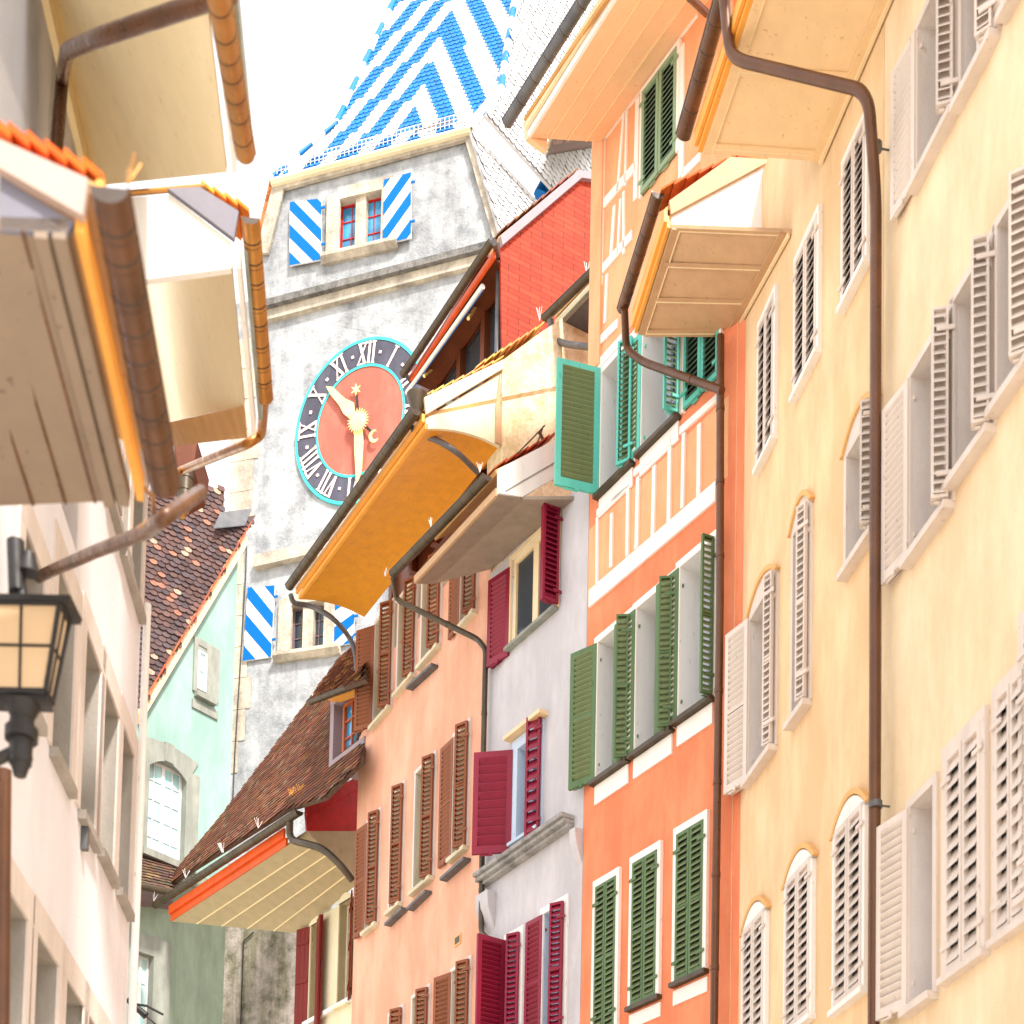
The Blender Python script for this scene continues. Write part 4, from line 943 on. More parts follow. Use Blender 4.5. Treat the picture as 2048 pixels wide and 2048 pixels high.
stripe_leaf(cH(275, 715), cH(458, 688), cH(482, 228), cH(308, 242), .08, 1.15, .95)
stripe_leaf(cH(830, 625), cH(988, 598), cH(995, 400), cH(832, 330), .08, -1.15, .95)
# clock
CC = FT.uz(cG(778, 787)); A_, B_ = 1.98, 2.445; SH = .075
def ck(r, th, n=.0):   # th clockwise from XII
    x, z = r * A_ * math.sin(th), r * B_ * math.cos(th); return FT.P(CC[0] + x + SH * z, CC[1] + z, n)
def annulus(r0, r1, n, t=.02, K=96):
    mb = MB()
    for k in range(K):
        a, b = 2 * math.pi * k / K, 2 * math.pi * (k + 1) / K
        if r0 == 0: mb.add([ck(0, 0, n), ck(r1, a, n), ck(r1, b, n)], [(0, 1, 2)])
        else: mb.quad(ck(r0, a, n), ck(r1, a, n), ck(r1, b, n), ck(r0, b, n))
        mb.quad(ck(r1, a, n), ck(r1, b, n), ck(r1, b, n - t), ck(r1, a, n - t))
    return mb
dial = part('clock_dial', annulus(0, .665, .05), M['clockred'], root, 'red clock dial')
part('numeral_ring', annulus(.66, .985, .055), M['clockdark'], root)
part('dial_rim', annulus(.975, 1.01, .07, .06), M['clockteal'], root); part('dial_rim', annulus(.655, .685, .07), M['clockteal'], root)
def stroke(mb, c, x0, y0, x1, y1, w=.05):
    """stroke in numeral coords: x tangential (m), y radial 0..1 between the rings"""
    def f(x, y): r = .70 + y * .255; return ck(r, c + x / (r * 2.05), .075)
    a, b = f(x0, y0), f(x1, y1); mb.seg(a, b, w, .006, FT.n)
NUM = {12: 'XII', 1: 'I', 2: 'II', 3: 'III', 4: 'IIII', 5: 'V', 6: 'VI', 7: 'VII', 8: 'VIII', 9: 'IX', 10: 'X', 11: 'XI'}
for hnum, txt in NUM.items():
    mb = MB(); wd = {'I': .14, 'X': .31, 'V': .27}; tot = sum(wd[c] for c in txt); x = -tot / 2; c0 = hnum * math.pi / 6
    for c in txt:
        w_ = wd[c]; xm = x + w_ / 2
        if c == 'I': stroke(mb, c0, xm, 0, xm, 1, .065)
        elif c == 'X': stroke(mb, c0, x + .05, 1, x + w_ - .05, 0, .075); stroke(mb, c0, x + w_ - .05, 1, x + .05, 0, .035)
        else: stroke(mb, c0, x + .04, 1, xm, 0, .075); stroke(mb, c0, x + w_ - .04, 1, xm, 0, .035)
        x += w_
    stroke(mb, c0, -tot / 2, 1, tot / 2, 1, .035); stroke(mb, c0, -tot / 2, 0, tot / 2, 0, .035) if 0 else None
    for e in (0, 1):
        xx = -tot / 2
        for c in txt:
            w_ = wd[c]
            if c != 'V' or e: stroke(mb, c0, xx + .02, e, xx + w_ - .02, e, .035)
            xx += w_
    part('numeral', mb, M['numeral'], root, 'Roman numeral ' + txt)
    mb = MB(); cc = c0 + math.pi / 12; stroke(mb, cc, -.04, .5, .04, .5, .08); part('minute_mark', mb, M['numeral'], root)
HC_ = FT.uz(cG(762, 780), .14)
def toclk(p, n=.14): return FT.px(p, n)
mb = MB(); p = [toclk(cG(*q)) for q in ((555, 560), (600, 565), (680, 640), (735, 665), (745, 745), (700, 760), (668, 735), (640, 680), (590, 620))]
mb.prism(p, FT.n * .03); part('hour_hand', mb, M['gold'], dial)
mb = MB(); p = [toclk(cG(*q), .18) for q in ((738, 820), (790, 820), (796, 920), (785, 1110), (760, 1175), (750, 1165), (738, 960))]
mb.prism(p, FT.n * .03); part('minute_hand', mb, M['gold'], dial)
mb = MB(); c_ = toclk(cG(762, 780), .22); K = 48; pts = []
for k in range(K):
    a = 2 * math.pi * k / K; r = .34 if k % 2 else .21
    pts.append(c_ + FT.d * r * math.sin(a) + Z * r * 1.15 * math.cos(a))
mb.prism(pts, FT.n * .03)
mb.add([c_ + FT.n * .12] + [c_ + FT.n * .03 + FT.d * .2 * math.sin(2 * math.pi * k / 24) + Z * .23 * math.cos(2 * math.pi * k / 24) for k in range(24)], [(0, k + 1, (k + 1) % 24 + 1) for k in range(24)], 0, True)
part('sun_boss', mb, M['gold'], dial)
mb = MB(); mb.seg(toclk(cG(762, 740)), toclk(cG(752, 610)), .06, .02, FT.n, 0); c_ = toclk(cG(748, 580), .15)
pts = [c_ + FT.d * (.17 if k % 2 == 0 else .06) * math.sin(math.pi * k / 6) + Z * (.2 if k % 2 == 0 else .07) * math.cos(math.pi * k / 6) for k in range(12)]
mb.prism(pts, FT.n * .03, 1); part('star_pointer', mb, [M['iron'], M['gold']], dial)
mb = MB(); mb.seg(toclk(cG(795, 800)), toclk(cG(855, 860)), .07, .02, FT.n, 0); c_ = toclk(cG(865, 880), .15); pts = []
for k in range(13): a = math.radians(40 + 220 * k / 12 + 60); pts.append(c_ + FT.d * .16 * math.cos(a) + Z * .19 * math.sin(a))
for k in range(13): a = math.radians(320 - 220 * k / 12); pts.append(c_ + FT.d * (.06 + .13 * math.cos(a)) + Z * (-.0 + .13 * math.sin(a)))
pts = [c_ + FT.d * (.16 * math.cos(a)) + Z * .19 * math.sin(a) for a in [math.radians(80 + 230 * k / 12) for k in range(13)]]
pts += [c_ + FT.d * (.05 + .12 * math.cos(a)) + Z * (.02 + .13 * math.sin(a)) for a in [math.radians(310 - 230 * k / 12) for k in range(13)]]
mb.prism(pts, FT.n * .03, 1); part('moon_pointer', mb, [M['iron'], M['gold']], dial)
# tower roof : striped front hip face
A0, A1 = FT.px(cE(165, 975), .25), FT.px(cE(1235, 690), .25)
Lt = (A1 - A0).normalized()
def bluewhite(mid):
    def f(c, r, rg, x, y):
        k = (r + 1.75 * abs((x - mid(y)) / .17)) % 11
        s = rg.uniform(.85, 1.05)
        return (.0, .16 * s, .55 * s) if k < 5.5 else (.86 * s, .87 * s, .88 * s)
    return f
pitch = math.radians(66); back = -FT.n; Uf = (back * math.cos(pitch) + Z * math.sin(pitch)); Uf = (Uf - Lt * Uf.dot(Lt)).normalized(); Nf = Lt.cross(Uf)
O_ = A0 + Uf * .6
hp = [hit(p, O_, Nf) for p in (cE(375, 850), cE(1310, 610), cE(1400, 480), cE(1475, 0), cE(1600, -800), cE(1290, -800), cE(830, 0), cE(520, 660))]
mid_pts = [hit(p, O_, Nf) for p in (cE(900, 685), cE(1140, 45))]
m0 = [((p - O_).dot(Lt), (p - O_).dot(Uf)) for p in mid_pts]
midf = lambda y: m0[0][0] + (m0[1][0] - m0[0][0]) * (y - m0[0][1]) / (m0[1][1] - m0[0][1])
rooftiles(root, O_, Lt, Uf, hp, .17, .285, bluewhite(midf), M['glaz'], name='striped_roof', jit=.006, lift=.024, rnd=2)
# flared skirt below it
B0, B1, B2, B3 = A0, A1, hp[1], hp[0]
Us = ((B3 + B2) / 2 - (B0 + B1) / 2).normalized(); Us = (Us - Lt * Us.dot(Lt)).normalized(); 
rooftiles(root, A0, Lt, Us, [B0, B1, B2, B3], .17, .22, lambda c, r, rg, x, y: bluewhite(lambda yy: midf(0) + .3)(c, r - 8, rg, x, y), M['glaz'], name='flared_roof_skirt', jit=.006, rnd=3, lift=.03)
mb = MB(); K = 46
for k in range(K + 1):
    t = k / K; p = A0 * (1 - t) + A1 * t + Us * .35 + Z * .02; mb.tube([p, p + Z * .38 - Us * .05], .011, 4)
for hh_ in (.12, .25, .38): mb.tube([A0 + Us * .35 + Z * hh_, A1 + Us * .35 + Z * hh_], .012, 5)
part('snow_guard', mb, M['whitep'], root)
mb = MB(); mb.prism([A0 - Z * .08, A1 - Z * .08, A1 + Z * .02, A0 + Z * .02], back * .4); mb.tube([A0 + Z * .02, A1 + Z * .02], .06, 8); part('eave_moulding', mb, M['cream'], root)
# white right hand slope
R1, R2 = FT.px(cE(1240, 700), .25), FT.px(cE(1420, 1330), .25)
Lr = Vector((.66, .75, 0)); Ur2 = (R1 - R2); Ur2 = (Ur2 - Lr * Ur2.dot(Lr)).normalized(); Nr2 = Lr.cross(Ur2)
def whitec(c, r, rg, x, y): s = rg.uniform(.88, 1.05); return (.84 * s, .85 * s, .87 * s)
q = [hit(p, R1, Nr2) for p in (cE(1235, 695), cE(1380, 1270), cE(1600, 1070), cE(1690, 780), cE(1560, 640), cE(1420, 560))]
rr_ = [R1, R2, R2 + Lr * 9, R1 + Lr * 9]
rooftiles(root, R1, Lr, Ur2, rr_, .24, .26, whitec, M['glaz'], name='white_side_roof', slabcol=(.45, .45, .47), jit=.02, rnd=4, lift=.03, pointed=True)
# upper white slope: meets hip edge
h1, h2, h3 = hit(cE(1310, 610), O_, Nf), hit(cE(1475, 0), O_, Nf), hit(cE(1600, -800), O_, Nf)
Ue = (h2 - h1); Ue = (Ue - Lr * Ue.dot(Lr)).normalized(); 
hb = hit(cE(1400, 480), O_, Nf)
rooftiles(root, hb, Lr, Ue, [R1, hb, h2, h3, h3 + Lr * 3, h2 + Lr * 7, hb + Lr * 9, R1 + Lr * 9], .24, .26, whitec, M['glaz'], name='white_side_roof', slabcol=(.45, .45, .47), jit=.02, rnd=5, lift=.03, pointed=True)
# hip ridge caps
mb = MB()
def caps(p, q, n, r, alt=True):
    for k in range(n):
        a = p + (q - p) * (k / n); b = p + (q - p) * ((k + 1.12) / n); mb.tube([a, b], [r * 1.15, r * .85], 10, 0, True, (.0, .16, .55) if (alt and k % 2 == 0) else (.86, .87, .88))
caps(A1 + Us * .1, hb, 5, .13, False); caps(hb, h2, 8, .11); caps(h2, h3, 8, .11); part('ridge_caps', mb, M['glaz'], root); mb = MB()
caps(A0 + Us * .3, hp[7], 5, .06); caps(hp[7], hp[6], 9, .10); caps(hp[6], hp[5], 10, .1)
part('ridge_caps', mb, M['glaz'], root)
# left roof edge strip (clay tiles along the left gable edge)
mb = MB()
for k in range(14):
    a = FT.px(cE(175 - k * 4.8, 1000 + k * 21), -.05); mb.obox(a - FT.d * .12, FT.d * .14, Z * .25, back * .3, 0, (.6, .2, .08))
part('edge_tiles', mb, M['tile'], root)
# little rear dormer of the tower, far right
root2 = root; rp0 = R1 + Lr * 6
dp = lambda x, y: FT.px(cK(x, y), -6.5)
mb = MB(); mb.prism([dp(450, 1100), dp(780, 1000), dp(780, 1240), dp(480, 1240)], back * 1.5); rd = part('rear_dormer', mb, M['quoin'], root, 'pale stone dormer behind the side roof')
mb = MB(); mb.tube([dp(430, 1070), dp(680, 960)], .16, 12); part('dormer_eave', mb, M['quoin'], rd)
mb = MB()
for a, b in ((cK(520, 1180), cK(680, 950)), (cK(580, 1180), cK(760, 940)), (cK(700, 960), cK(740, 1090)), (cK(640, 1090), cK(770, 1060)), (cK(730, 960), cK(700, 1080))):
    mb.seg(FT.px(a, -6.3), FT.px(b, -6.3), .13, .08, FT.n)
part('white_brace', mb, M['trimw'], rd)
Lq = FT.d; Uq = (back * .7 + Z * .7)
rooftiles(rd, dp(480, 1000), Lq, Uq, [hit(p, dp(480, 1000), Lq.cross(Uq)) for p in (cK(440, 1040), cK(800, 960), cK(800, 860), cK(500, 900))], .25, .17, claycol((.6, .45, .25), (.75, .6, .4), [(.7, .3, .1)]), M['tile'], name='dormer_roof', rnd=8)
mb = MB(); mb.tube([dp(430, 1270), dp(470, 1180), dp(470, 1110), dp(440, 1050)], [.3, .26, .2, .1], 10); part('blue_ridge', mb, M['bluep'], rd)

# ================================================================== mint house
root = thing('mint_house', 'mint green gable house with arched window beneath a mottled tile roof', 'house', FM.P(0, 0))
uM0, uM1 = U(FM, (180, 1700)), U(FM, (463, 1500))
w1 = hole(FM, (0, 0), (1, 1))
def mh(p, q): a = FM.uz(p); b = FM.uz(q); return (min(a[0], b[0]), max(a[0], b[0]), min(a[1], b[1]), max(a[1], b[1]))
hA = mh(cD(940, 810), cD(1200, 310)); hB = mh(cC(1262, 1215), cC(1325, 1000)); hC = mh(cD(860, 2150), cD(985, 1500))
zsplit = ZZ(FM, cD(1000, 1010)) 
zv = ZZ(FM, (494, 1056))

zA_ = ZZ(FM, (281, 1430)) - .2
zsk = ZZ(FM, cD(1000, 860))
wall(FM, root, uM0, uM1, zA_, M['mint'], [h for h in (hA,)], depth=.5, rev=.26, revmat=M['trimst'], z0=zsk)
wall(FM, root, uM0, uM1, zsk - .01, M['mint_low'], [hC], depth=.5, rev=.26, revmat=M['trimst'], name='lower_wall')
mb = MB(); u_a = U(FM, (281, 1425)); u_b = U(FM, (480, 1082)); zb = ZZ(FM, (480, 1082))
mb.prism([FM.P(uM0, zA_, 0), FM.P(uM1, zA_, 0), FM.P(uM1, zb, 0), FM.P(u_b, zb, 0), FM.P(u_a, zA_ + .2, 0), FM.P(uM0, zA_ + .05, 0)], -FM.n * .5)
part('gable_wall', mb, M['mint'], root)
# small window, built as a stone frame with its own depth standing proud of the gable
u0, u1_, z0, z1 = hB
w_ = window(FM, root, hB, M['trimw'], M['curtain'], rows=2, cols=1, rev=-.01, fr=.05)
mb = MB()
mb.fbox(FM, u0 - .12, u0, z0 - .1, z1 + .15, 0, .05); mb.fbox(FM, u1_ , u1_ + .42, z0 - .1, z1 + .15, 0, .05); mb.fbox(FM, u0 - .12, u1_ + .42, z1 + .15, z1 + .32, 0, .05)
mb.fbox(FM, u0, u1_ + .2, z1, z1 + .15, 0, .03); mb.fbox(FM, u0 - .12, u1_ + .42, z0 - .55, z0 - .32, 0, .045); mb.fbox(FM, u0 - .06, u1_ + .3, z0 - .24, z0 - .1, 0, .16)
part('surround', mb, M['trimst'], w_)
def slopedwin(F, h, slope, panes, cols, rows, arch, tw):
    """window and stone surround with the slight slope the old facade shows"""
w_ = window(FM, root, hA, M['trimw'], M['curtain'], rows=5, cols=4, rev=.24, fr=.06)
u0, u1_, z0, z1 = hA; um = (u0 + u1_) / 2; mb = MB()
mb.fbox(FM, u0 - .34, u0, z0 - .1, z1 + .02, 0, .04); mb.fbox(FM, u1_, u1_ + .40, z0 - .1, z1 + .02, 0, .04)
K = 14; hw = (u1_ - u0) / 2
for k in range(K):
    P2 = []
    for i in (k, k + 1):
        x = -1 + 2 * i / K
        P2 += [(um + hw * x, z1 + .28 * (1 - x * x) - .28), (um + (hw + .34) * x, z1 + .34 + .12 * (1 - x * x))]
    mb.prism([FM.P(*P2[0]), FM.P(*P2[2]), FM.P(*P2[3]), FM.P(*P2[1])], FM.n * .042)
mb.fbox(FM, um - .14, um + .14, z1 + .01, z1 + .5, .0, .06); mb.fbox(FM, u0 - .2, u1_ + .25, z0 - .2, z0 - .02, 0, .2); mb.fbox(FM, u0 - .34, u1_ + .4, z0 - .45, z0 - .2, 0, .05)
part('surround', mb, M['trimst'], w_)
w_ = window(FM, root, hC, M['trimw'], M['curtain'], rows=4, cols=2, rev=.24, fr=.05)
u0, u1_, z0, z1 = hC; mb = MB(); mb.fbox(FM, u0 - .4, u0, z0, z1, 0, .05); mb.fbox(FM, u1_, u1_ + .5, z0, z1, 0, .05); mb.fbox(FM, u0 - .4, u1_ + .5, z1, z1 + .5, 0, .051); part('surround', mb, M['trimst'], w_)
# skirt roof between the storeys
s0, s1, s2, s3 = FM.px(cD(760, 1010), .9), FM.px(cD(1100, 1085), .9), FM.px(cD(1210, 935), .03), FM.px(cD(800, 815), .03)
Ls = (s1 - s0).normalized(); Us2 = ((s3 + s2) / 2 - (s0 + s1) / 2)
rooftiles(root, s0, Ls, Us2, [s0, s1, s2, s3], .2, .13, claycol((.16, .09, .06), (.10, .07, .06), [(.3, .17, .1)]), M['tile'], name='skirt_roof', pointed=False, rnd=21)
mb = MB(); mb.tube([s0 + Vector((0, 0, -.02)), s1], .09, 10); part('skirt_gutter', mb, M['cu_dark'], root)
mb = MB(); mb.prism([s0 - Z * .1, s1 - Z * .1, FM.px(cD(1130, 1200), .0), FM.px(cD(780, 1160), .0)], Z * .04); part('skirt_soffit', mb, M['purple'], root)
mb = MB(); mb.tube([s3 + Z * .05, s2 + Z * .05], .07, 8); part('flashing', mb, M['zinc'], root)
# main roof in front-left of the gable
Ba = FM.px((494, 1056), .15); Aa = FM.px((281, 1416), .15)
Lv = Vector((.82, .57, 0)); Uv = (Ba - Aa)
nn = Lv.cross(Uv).normalized()
pl = [hit(p, Ba, nn) for p in ((281, 1416), (494, 1056), (512, 1030), (447, 1040), (449, 972), (385, 984), (230, 1000), (200, 1416))]
def mot(c, r, rg, x, y):
    if rg.random() < .10: return rg.choice([(.33, .15, .11), (.40, .29, .22), (.38, .17, .12)])
    t = rg.random(); s = rg.uniform(.7, 1.15); return tuple((a * (1 - t) + b * t) * s for a, b in zip((.15, .085, .075), (.09, .07, .08)))
rooftiles(root, Ba, Lv, Uv, pl, .21, .15, mot, M['tile'], name='mottled_roof', jit=.02, rnd=31, lift=.03)
mb = MB(); q0, q1 = FM.px((281, 1420), .1), FM.px((494, 1060), .1); dd = (q1 - q0).normalized()
mb.prism([FM.px((276, 1418), .16), FM.px((490, 1062), .16), FM.px((497, 1085), .16), FM.px((282, 1445), .16)], -FM.n * .2); part('barge_board', mb, M['soff_pk'], root)
verge(root, FM.px((498, 1052), .14), FM.px((281, 1412), .14), n=26, th=.04, dvec=FM.n, w=.12, col=(.5, .15, .07), name='verge_tiles')
mb = MB(); mb.prism([FM.px(cC(1375, 185), .2), FM.px(cC(1580, 165), .2), FM.px(cC(1620, 62), .05), FM.px(cC(1420, 85), .05)], Z * .03); part('flashing', mb, M['zinc'], root, 'blue grey sheet metal flashing against the tower')

# ================================================================== left side
def ul(px, y=1500, n=0): return U(FL, (px, y), n)
OVL = 1.35
root = thing('white_house', 'white plastered house at lower left with deep set windows under a pale eave', 'house', FL.P(ul(270), 0))
uf = U(FL, (272, 1500)); unr = U(FL, (-260, 1500))
def lh(nt_, fb): a = FL.uz(nt_); b = FL.uz(fb); return (min(a[0], b[0]), max(a[0], b[0]), b[1], a[1])
sp = [(cC(155, 180), cC(240, 1440)), (cC(370, 400), cD(440, 410)), (cC(550, 830), cD(600, 765)), (cC(672, 1145), cD(720, 1000)), (cC(787, 1445), cD(820, 1215)),
      (cD(20, 1030), (36, 2230)), (cD(230, 1340), (99, 2300)), (cD(420, 1640), (154, 2340)), (cD(555, 1860), (198, 2370)),
      ((222, 660), cC(815, 410)), ((252, 800), cC(895, 740)), ((190, 500), (228, 1010))]
HLf = [lh(a, b) for a, b in sp]
zt = ZZ(FL, (270, 700))
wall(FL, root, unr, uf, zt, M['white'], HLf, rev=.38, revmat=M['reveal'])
for h in HLf:
    u0, u1_, z0, z1 = h
    w_ = window(FL, root, h, M['trimw'], M['glass'], rows=4, cols=2, rev=.38, fr=.07)
    mb = MB(); mb.fbox(FL, u0 - .16, u0, z0, z1, 0, .018); mb.fbox(FL, u1_, u1_ + .16, z0, z1, 0, .018); mb.fbox(FL, u0 - .16, u1_ + .16, z1, z1 + .24, 0, .02); part('surround', mb, M['reveal_w'], w_)
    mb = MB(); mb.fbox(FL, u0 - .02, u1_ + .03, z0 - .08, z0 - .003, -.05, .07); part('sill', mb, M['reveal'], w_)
mb = MB(); c = FL.px(cD(515, 800), 0); mb.obox(c, FL.d * .06, Z * .2, FL.n * .06); part('wall_box', mb, M['zinc'], root)
mb = MB(); mb.tube([FL.P(uf + .06, 0, .05), FL.P(uf + .06, zt - 2, .05)], .04, 10); part('downpipe', mb, M['trimw'], root)
mb = MB()
for k in range(2): 
    p = FL.px(cM(0, 0), 0)
# its eave
on, of, wf, wn = cA(1495, 1725), cB(1575, 1000), cB(1080, 1110), cA(930, 1800)
a, b = FL.px(on, OVL), FL.px(of, OVL)
uA3, uB3 = FL.uz(cA(1540, 1390), OVL)[0], FL.uz(of, OVL)[0]
zA3 = a.z
def cl(F, p, u): return F.cross(p, u)
soffit(FL, root, on, of, wn, wf, OVL, M['soff_y'])
mb = MB(); u3 = FL.uz(of, OVL)[0]
mb.prism([FL.px(cB(1575, 1000), OVL), FL.px(cB(1085, 1110), .3), FL.px(cB(1110, 1240), .3), FL.px(cB(1590, 1180), OVL)], FL.d * .05); part('end_board', mb, M['soff_b'], root)
board(root, [a + FL.n * .03, b + FL.n * .03 + FL.d * .3, b + FL.n * .03 + Z * .14 + FL.d * .3, a + FL.n * .03 + Z * .14], FL.n * .03, M['trimw'])
board(root, [a + FL.n * .08 + Z * .12, b + FL.n * .08 + Z * .12 + FL.d * .3, b + FL.n * .08 + Z * .25 + FL.d * .3, a + FL.n * .08 + Z * .25], FL.n * .03, M['trimst'])
gutter(FL, root, cA(1612, 1400), cB(1705, 960), OVL + .14, .062, M['cu_gold'], bands=9)
uc = FL.uz(cA(1500, 1570), OVL)[0]
def c3(p): return FL.cross(p, uc)
mb = MB(); mb.prism([c3(cA(840, 1270)), c3(cA(1090, 1250)), c3(cA(1490, 1560)), c3(cA(1490, 1725)), c3(cA(930, 1800))], FL.d * .05); part('cheek', mb, M['trimw'], root, 'white cheek board of the pale eave')
board(root, [c3(cA(1085, 1245)), c3(cA(1290, 1235)), c3(cA(1540, 1390)), c3(cA(1510, 1565))], -FL.d * .04, M['greypan'], 'barge_board')
verge(root, c3(cA(1300, 1215)), c3(cA(1600, 1370)), n=4, dvec=FL.d, w=.3, col=(.85, .34, .05), name='verge_tiles')
mb = MB(); mb.tube([c3(cA(830, 1245)), c3(cA(1330, 1200))], .02, 6); part('ridge_flashing', mb, M['cu_gold'], root)
pipe(root, [FL.px(cB(1700, 960), OVL + .12), FL.px(cB(1685, 1190), OVL), FL.px(cB(1600, 1245), OVL - .1), FL.px(cB(1170, 1420), .25), FL.px(cB(1000, 1500), .1)], .04, M['cu_gold'], bands=False)

# house above/nearer with the long yellow soffit
OV2 = 1.5
root = thing('cream_house', 'tall house at upper left with yellow soffit, golden gutter and brown drain pipe', 'house', FL.P(ul(140, 330), 0))
u2 = U(FL, cA(590, 1150)); z2 = ZZ(FL, cA(590, 1150))
zb2 = 0
mb = MB(); 
un2 = U(FL, (-200, 300))
wall(FL, root, un2, u2, z2 + 3.0, M['white'], depth=6, z0=z2 - 3.2)
soffit(FL, root, cA(1180, -300), cA(1462, 1110), cA(255, -300), cA(590, 1200), OV2, M['soff_y'], ln=2.1)
b = FL.px(cA(1462, 1110), OV2); a = b - FL.d * 2.1
uw = FL.uz(cA(1275, 335), OV2)[0]; zo_, zi_ = b.z - .05, FL.px(cA(590, 1200)).z - .05
mb = MB(); mb.prism([FL.P(uw, zo_, OV2 - .12), FL.P(uw - .12, zi_, .02), FL.P(uw - 1.2, zi_, .02), FL.P(uw - 1.2, zo_, OV2 - .12)], Z * .03); part('wooden_soffit', mb, M['soff_b'], root)
mb = MB(); mb.fbox(FL, un2, u2, z2 - .02, z2 + .12, 0, .10); mb.fbox(FL, un2, u2, z2 - .3, z2 - .05, 0, .05); part('cornice', mb, M['soff_y'], root)
for k, (n_, dz, mt) in enumerate(((.03, 0, 'trimw'), (.07, .12, 'soff_b'), (.11, .22, 'trimst'))):
    board(root, [a + FL.n * n_ + Z * dz, b + FL.n * n_ + Z * dz, b + FL.n * n_ + Z * (dz + .13), a + FL.n * n_ + Z * (dz + .13)], FL.n * .03, M[mt])
gutter(FL, root, cA(1390, -120), cA(1580, 985), OV2 + .2, .056, M['cu_gold'], bands=8)
pipe(root, [FL.px(cA(1480, -40), OV2 + .2), FL.px(cA(1380, -10), OV2 + .1), FL.px(cA(640, 240), .85), FL.px(cA(430, 330), .42), FL.px(cA(400, 500), .14), FL.px(cA(360, 1000), .14), FL.px(cA(300, 1900), .14)], .045, M['cu_brown'], rnd=.2, bands=False)

# nearest house with dark gutter
OV1 = 1.35
root = thing('near_house', 'nearest house on the left, tan boarded soffit with dark ribbed gutter and orange tiles', 'house', FL.P(ul(-300), 0))
def n1(p): return FL.px(p, OV1)
on, of = cA(430, 1490), cB(840, 1612)
a, b = n1(on), n1(of)
wn_, wf_ = FL.px((-560, 470), 0), FL.px((-560, 1180), 0)
zf = b.z
# soffit: level board underside reaching back to the wall
ua, ub_ = FL.uz(on, OV1)[0], FL.uz(of, OV1)[0]
zs = (a.z + b.z) / 2
mb = MB(); c0, c1, c2, c3_ = a, b, FL.P(ub_, b.z - .18, 0), FL.P(ua, a.z - .10, 0)
mb.prism([c0, c1, c2, c3_], Z * .05)
for t in (.12, .22, .33, .55): mb.seg(c0 * (1 - t) + c3_ * t, c1 * (1 - t) + c2 * t, .012, -.008, Z, 1)
for t in (.02, .07): mb.seg(c0 * (1 - t) + c3_ * t, c1 * (1 - t) + c2 * t, .05, -.03, Z, 0)
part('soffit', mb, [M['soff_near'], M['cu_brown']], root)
mb = MB(); mb.fbox(FL, ua + .05, ub_ - .02, 0, zs, -3, 0); part('wall', mb, M['white'], root)
for n_, dz in ((.03, 0), (.10, .10)): board(root, [a + FL.n * n_ + Z * dz, b + FL.n * n_ + Z * dz, b + FL.n * n_ + Z * (dz + .12), a + FL.n * n_ + Z * (dz + .12)], FL.n * .03, M['fasc_or'])
gutter(FL, root, cA(705, 1205), cB(1060, 1520), OV1 + .2, .068, M['cu_brown'], bands=10)
u1n = ua
def c1_(p): return FL.cross(p, u1n)
board(root, [c1_(cA(0, 1130)), c1_(cA(0, 1480)), c1_(cA(430, 1495)), c1_(cA(480, 1430))], FL.d * .03, M['greypan'], 'cheek')
board(root, [c1_(cA(-40, 935)), c1_(cA(-40, 1110)), c1_(cA(545, 1445)), c1_(cA(580, 1210))], -FL.d * .04, M['barge_pink'], 'barge_board')
verge(root, c1_(cA(-60, 850)), c1_(cA(660, 1190)), n=6, th=.06, dvec=FL.d, w=.4, col=(.75, .15, .02), name='verge_tiles')
mb = MB(); r_ = c1_(cA(620, 1180)); mb.prism([r_, c1_(cA(-40, 880)), c1_(cA(-40, 900)), r_ - Z * .05], FL.d * (ub_ - ua)); part('roof', mb, M['soff_b'], root)
pipe(root, [n1(cB(1050, 1540)) + FL.n * .2, FL.px(cB(1045, 1730), OV1 + .1), FL.px(cB(960, 1810), OV1 - .1), FL.px(cC(620, 330), .75), FL.px(cC(300, 470), .15), FL.px(cC(250, 500), .03)], .038, M['cu_brown'], rnd=.18, bands=False)
mb = MB(); mb.tube([FL.px(cB(925, 1530), OV1 + .05), FL.px(cB(985, 1590), OV1 + .05), FL.px(cB(990, 1730), OV1), FL.px(cB(880, 1800), OV1 - .2)], .012, 6); part('guard_wire', mb, M['cu_gold'], root)
spikes(root, [FL.px(cA(820, 1190), OV1 + .3)], h=.1, mat=M['cu_gold'])

# far left eave stub
root = thing('far_house', 'dark gutter and wooden eave stub of the farther left house against the sky', 'house', FL.px(cB(1190, 1500), 1.2))
def nf(p): return FL.px(p, 1.2) 
Fn = FL
o_ = lambda p: hit(p, Vector((0, 19, 0)) , Vector((0.05, 1, 0)))
mb = MB(); mb.prism([o_(cB(1120, 1245)), o_(cB(1270, 1225)), o_(cB(1245, 1400)), o_(cB(1135, 1460))], Vector((0, .8, 0))); part('eave', mb, M['oak'], root)
mb = MB(); mb.tube([o_(cB(1200, 1430)), o_(cB(1185, 1660))], [.11, .11], 14)
for y in (1480, 1560, 1640): mb.tube([o_(cB(1200 - (y - 1430) * .06, y)) - Z * .01, o_(cB(1200 - (y - 1430) * .06, y)) + Z * .01], .118, 14)
part('gutter', mb, M['cu_dark'], root)
mb = MB(); mb.tube([o_(cB(1180, 1650)), o_(cB(1170, 1720))], [.11, .05], 12); part('gutter_outlet', mb, M['cu_gold'], root)

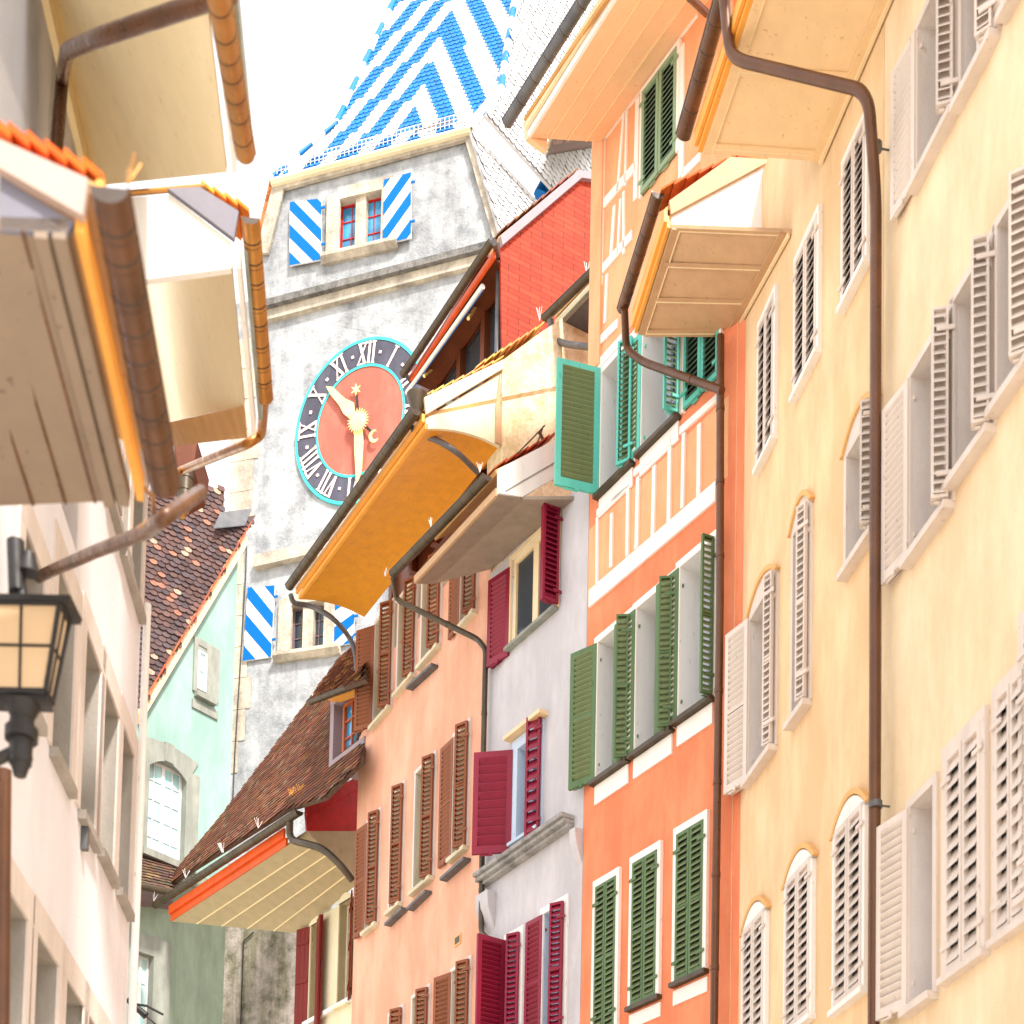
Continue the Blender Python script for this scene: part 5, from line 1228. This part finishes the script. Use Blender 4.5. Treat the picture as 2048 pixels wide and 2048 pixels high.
# ================================================================== street lantern
yl = 6.6
def lp(p, dy=0): return hit(p, Vector((0, yl + dy, 0)), Vector((0, 1, 0)))
cx_ = 38; zt_, zb_ = lp((40, 1204)).z, lp((40, 1376)).z
cxx = lp((cx_, 1300)).x; hw1 = lp((120, 1300)).x - cxx; hw2 = lp((94, 1300)).x - cxx; hwc = lp((146, 1300)).x - cxx
LW = hw1
root = thing('street_lantern', 'square black street lantern with milky panes at the left edge', 'street lamp', (cxx, yl, zb_))
def sq(w, z, dy=0): return [Vector((cxx + sx * w, yl + sy * w * .4 + LW * .4, z)) for sx, sy in ((-1, -1), (1, -1), (1, 1), (-1, 1))]
T_, B_2 = sq(hw1 * .93, zt_), sq(hw2 * .93, zb_)
mb = MB()
for i in range(4):
    j = (i + 1) % 4; mb.tube([B_2[i], T_[i]], .014, 6); mb.tube([T_[i], T_[j]], .014, 6); mb.tube([B_2[i], B_2[j]], .018, 6)
    mb.tube([(B_2[i] + B_2[j]) / 2, (T_[i] + T_[j]) / 2], .008, 5); k_ = .52; mb.tube([B_2[i] * (1 - k_) + T_[i] * k_, B_2[j] * (1 - k_) + T_[j] * k_], .008, 5)
part('frame', mb, M['iron'], root)
for i in range(4):
    j = (i + 1) % 4; mb = MB(); c = Vector((cxx, yl + LW * .4, 0)); f = lambda v: v + (Vector((cxx, yl + LW * .4, v.z)) - v) * .02
    mb.quad(f(B_2[i]), f(B_2[j]), f(T_[j]), f(T_[i])); part('pane', mb, M['milk'], root)
mb = MB(); C1, C2, C3 = sq(hwc * .90, zt_ + .0), sq(hwc * .93, zt_ + .03), sq(hwc * .3, zt_ + .07)
for lo_, hi_ in ((C1, C2), (C2, C3)): mb.add(lo_ + hi_, [(i, (i + 1) % 4, 4 + (i + 1) % 4, 4 + i) for i in range(4)] + [(0, 1, 2, 3), (4, 5, 6, 7)])
part('cap', mb, M['iron'], root)
mb = MB(); C1, C2 = sq(hw2 * 1.0, zb_ - .045), sq(hw2 * .97, zb_); mb.add(C1 + C2, [(i, (i + 1) % 4, 4 + (i + 1) % 4, 4 + i) for i in range(4)] + [(0, 1, 2, 3), (4, 5, 6, 7)])
mb.tube([Vector((cxx, yl + LW * .4, zb_ - .04)), Vector((cxx, yl + LW * .4, zb_ - .12))], [.09, .05], 12); part('base', mb, M['iron'], root)
mb = MB(); mb.tube([Vector((cxx, yl + LW * .4, zb_ - .12)), Vector((cxx, yl + LW * .4, zb_ - .34))], [.06, .055], 12); mb.tube([Vector((cxx, yl + LW * .4, zb_ - .16)), Vector((cxx, yl + LW * .4, zb_ - .22))], .08, 12); mb.tube([Vector((cxx, yl + LW * .4, zb_ - .30)), Vector((cxx, yl + LW * .4, zb_ - .40))], [.06, .03], 12)
mb.tube([Vector((cxx - .04, yl + LW * .4, zb_ - .28)), Vector((cxx - .35, yl + LW * .4, zb_ - .45)), FL.P((yl - 12), zb_ - .9, 0)], .03, 8)
part('bracket', mb, M['iron'], root)
mb = MB(); mb.tube([Vector((cxx, yl + LW * .4, zt_ + .2)), Vector((cxx, yl + LW * .4, zt_ + .3))], [.05, .03], 10); mb.tube([Vector((cxx - .05, yl + LW * .4, zt_ + .1)), Vector((cxx - .07, yl + LW * .4, zt_ + .36))], .045, 8)
mb.tube([Vector((cxx - .02, yl + LW * .4, zt_ + .05)), Vector((cxx - .06, yl + LW * .4, zt_ + .25))], .03, 8); part('finial', mb, M['iron'], root)
root = thing('drain_pipe', 'brown red drain pipe running down the white wall at the lower left edge', 'drain pipe', FL.px((8, 1700), .5))
mb = MB(); a = FL.px((6, 1540), .5); b = FL.px((2, 2100), .5); mb.tube([a, b, Vector((b.x, b.y, 0))], .045, 12); part('pipe', mb, M['brownpipe'], root)
mb = MB(); mb.tube([a - Z * .1, a - FL.n * .5 - Z * .1], .015, 6); part('bracket', mb, M['iron'], root)
# cable with tensioner
root = thing('cable_tensioner', 'black cable with tensioner clamp in front of the sage wall', 'cable', FL.P(uf + .1, ZZ(FL, (258, 2010)), .1))
mb = MB(); q = [hit(p, Vector((0, 16, 0)), Vector((0, 1, 0))) for p in (cD(820, 1775), cD(870, 1820), cD(940, 1880), cD(1010, 1940), cD(1300, 2130))]; mb.tube(q, .012, 6); part('cable', mb, M['iron'], root)
mb = MB(); mb.tube([q[0], q[2]], [.03, .045], 8); mb.tube([q[1] + Z * .03, q[2] + Z * .12 , q[2] + Vector((.2, 0, .02))], .015, 6); part('clamp', mb, M['iron'], root)
print('objects', len(bpy.data.objects))
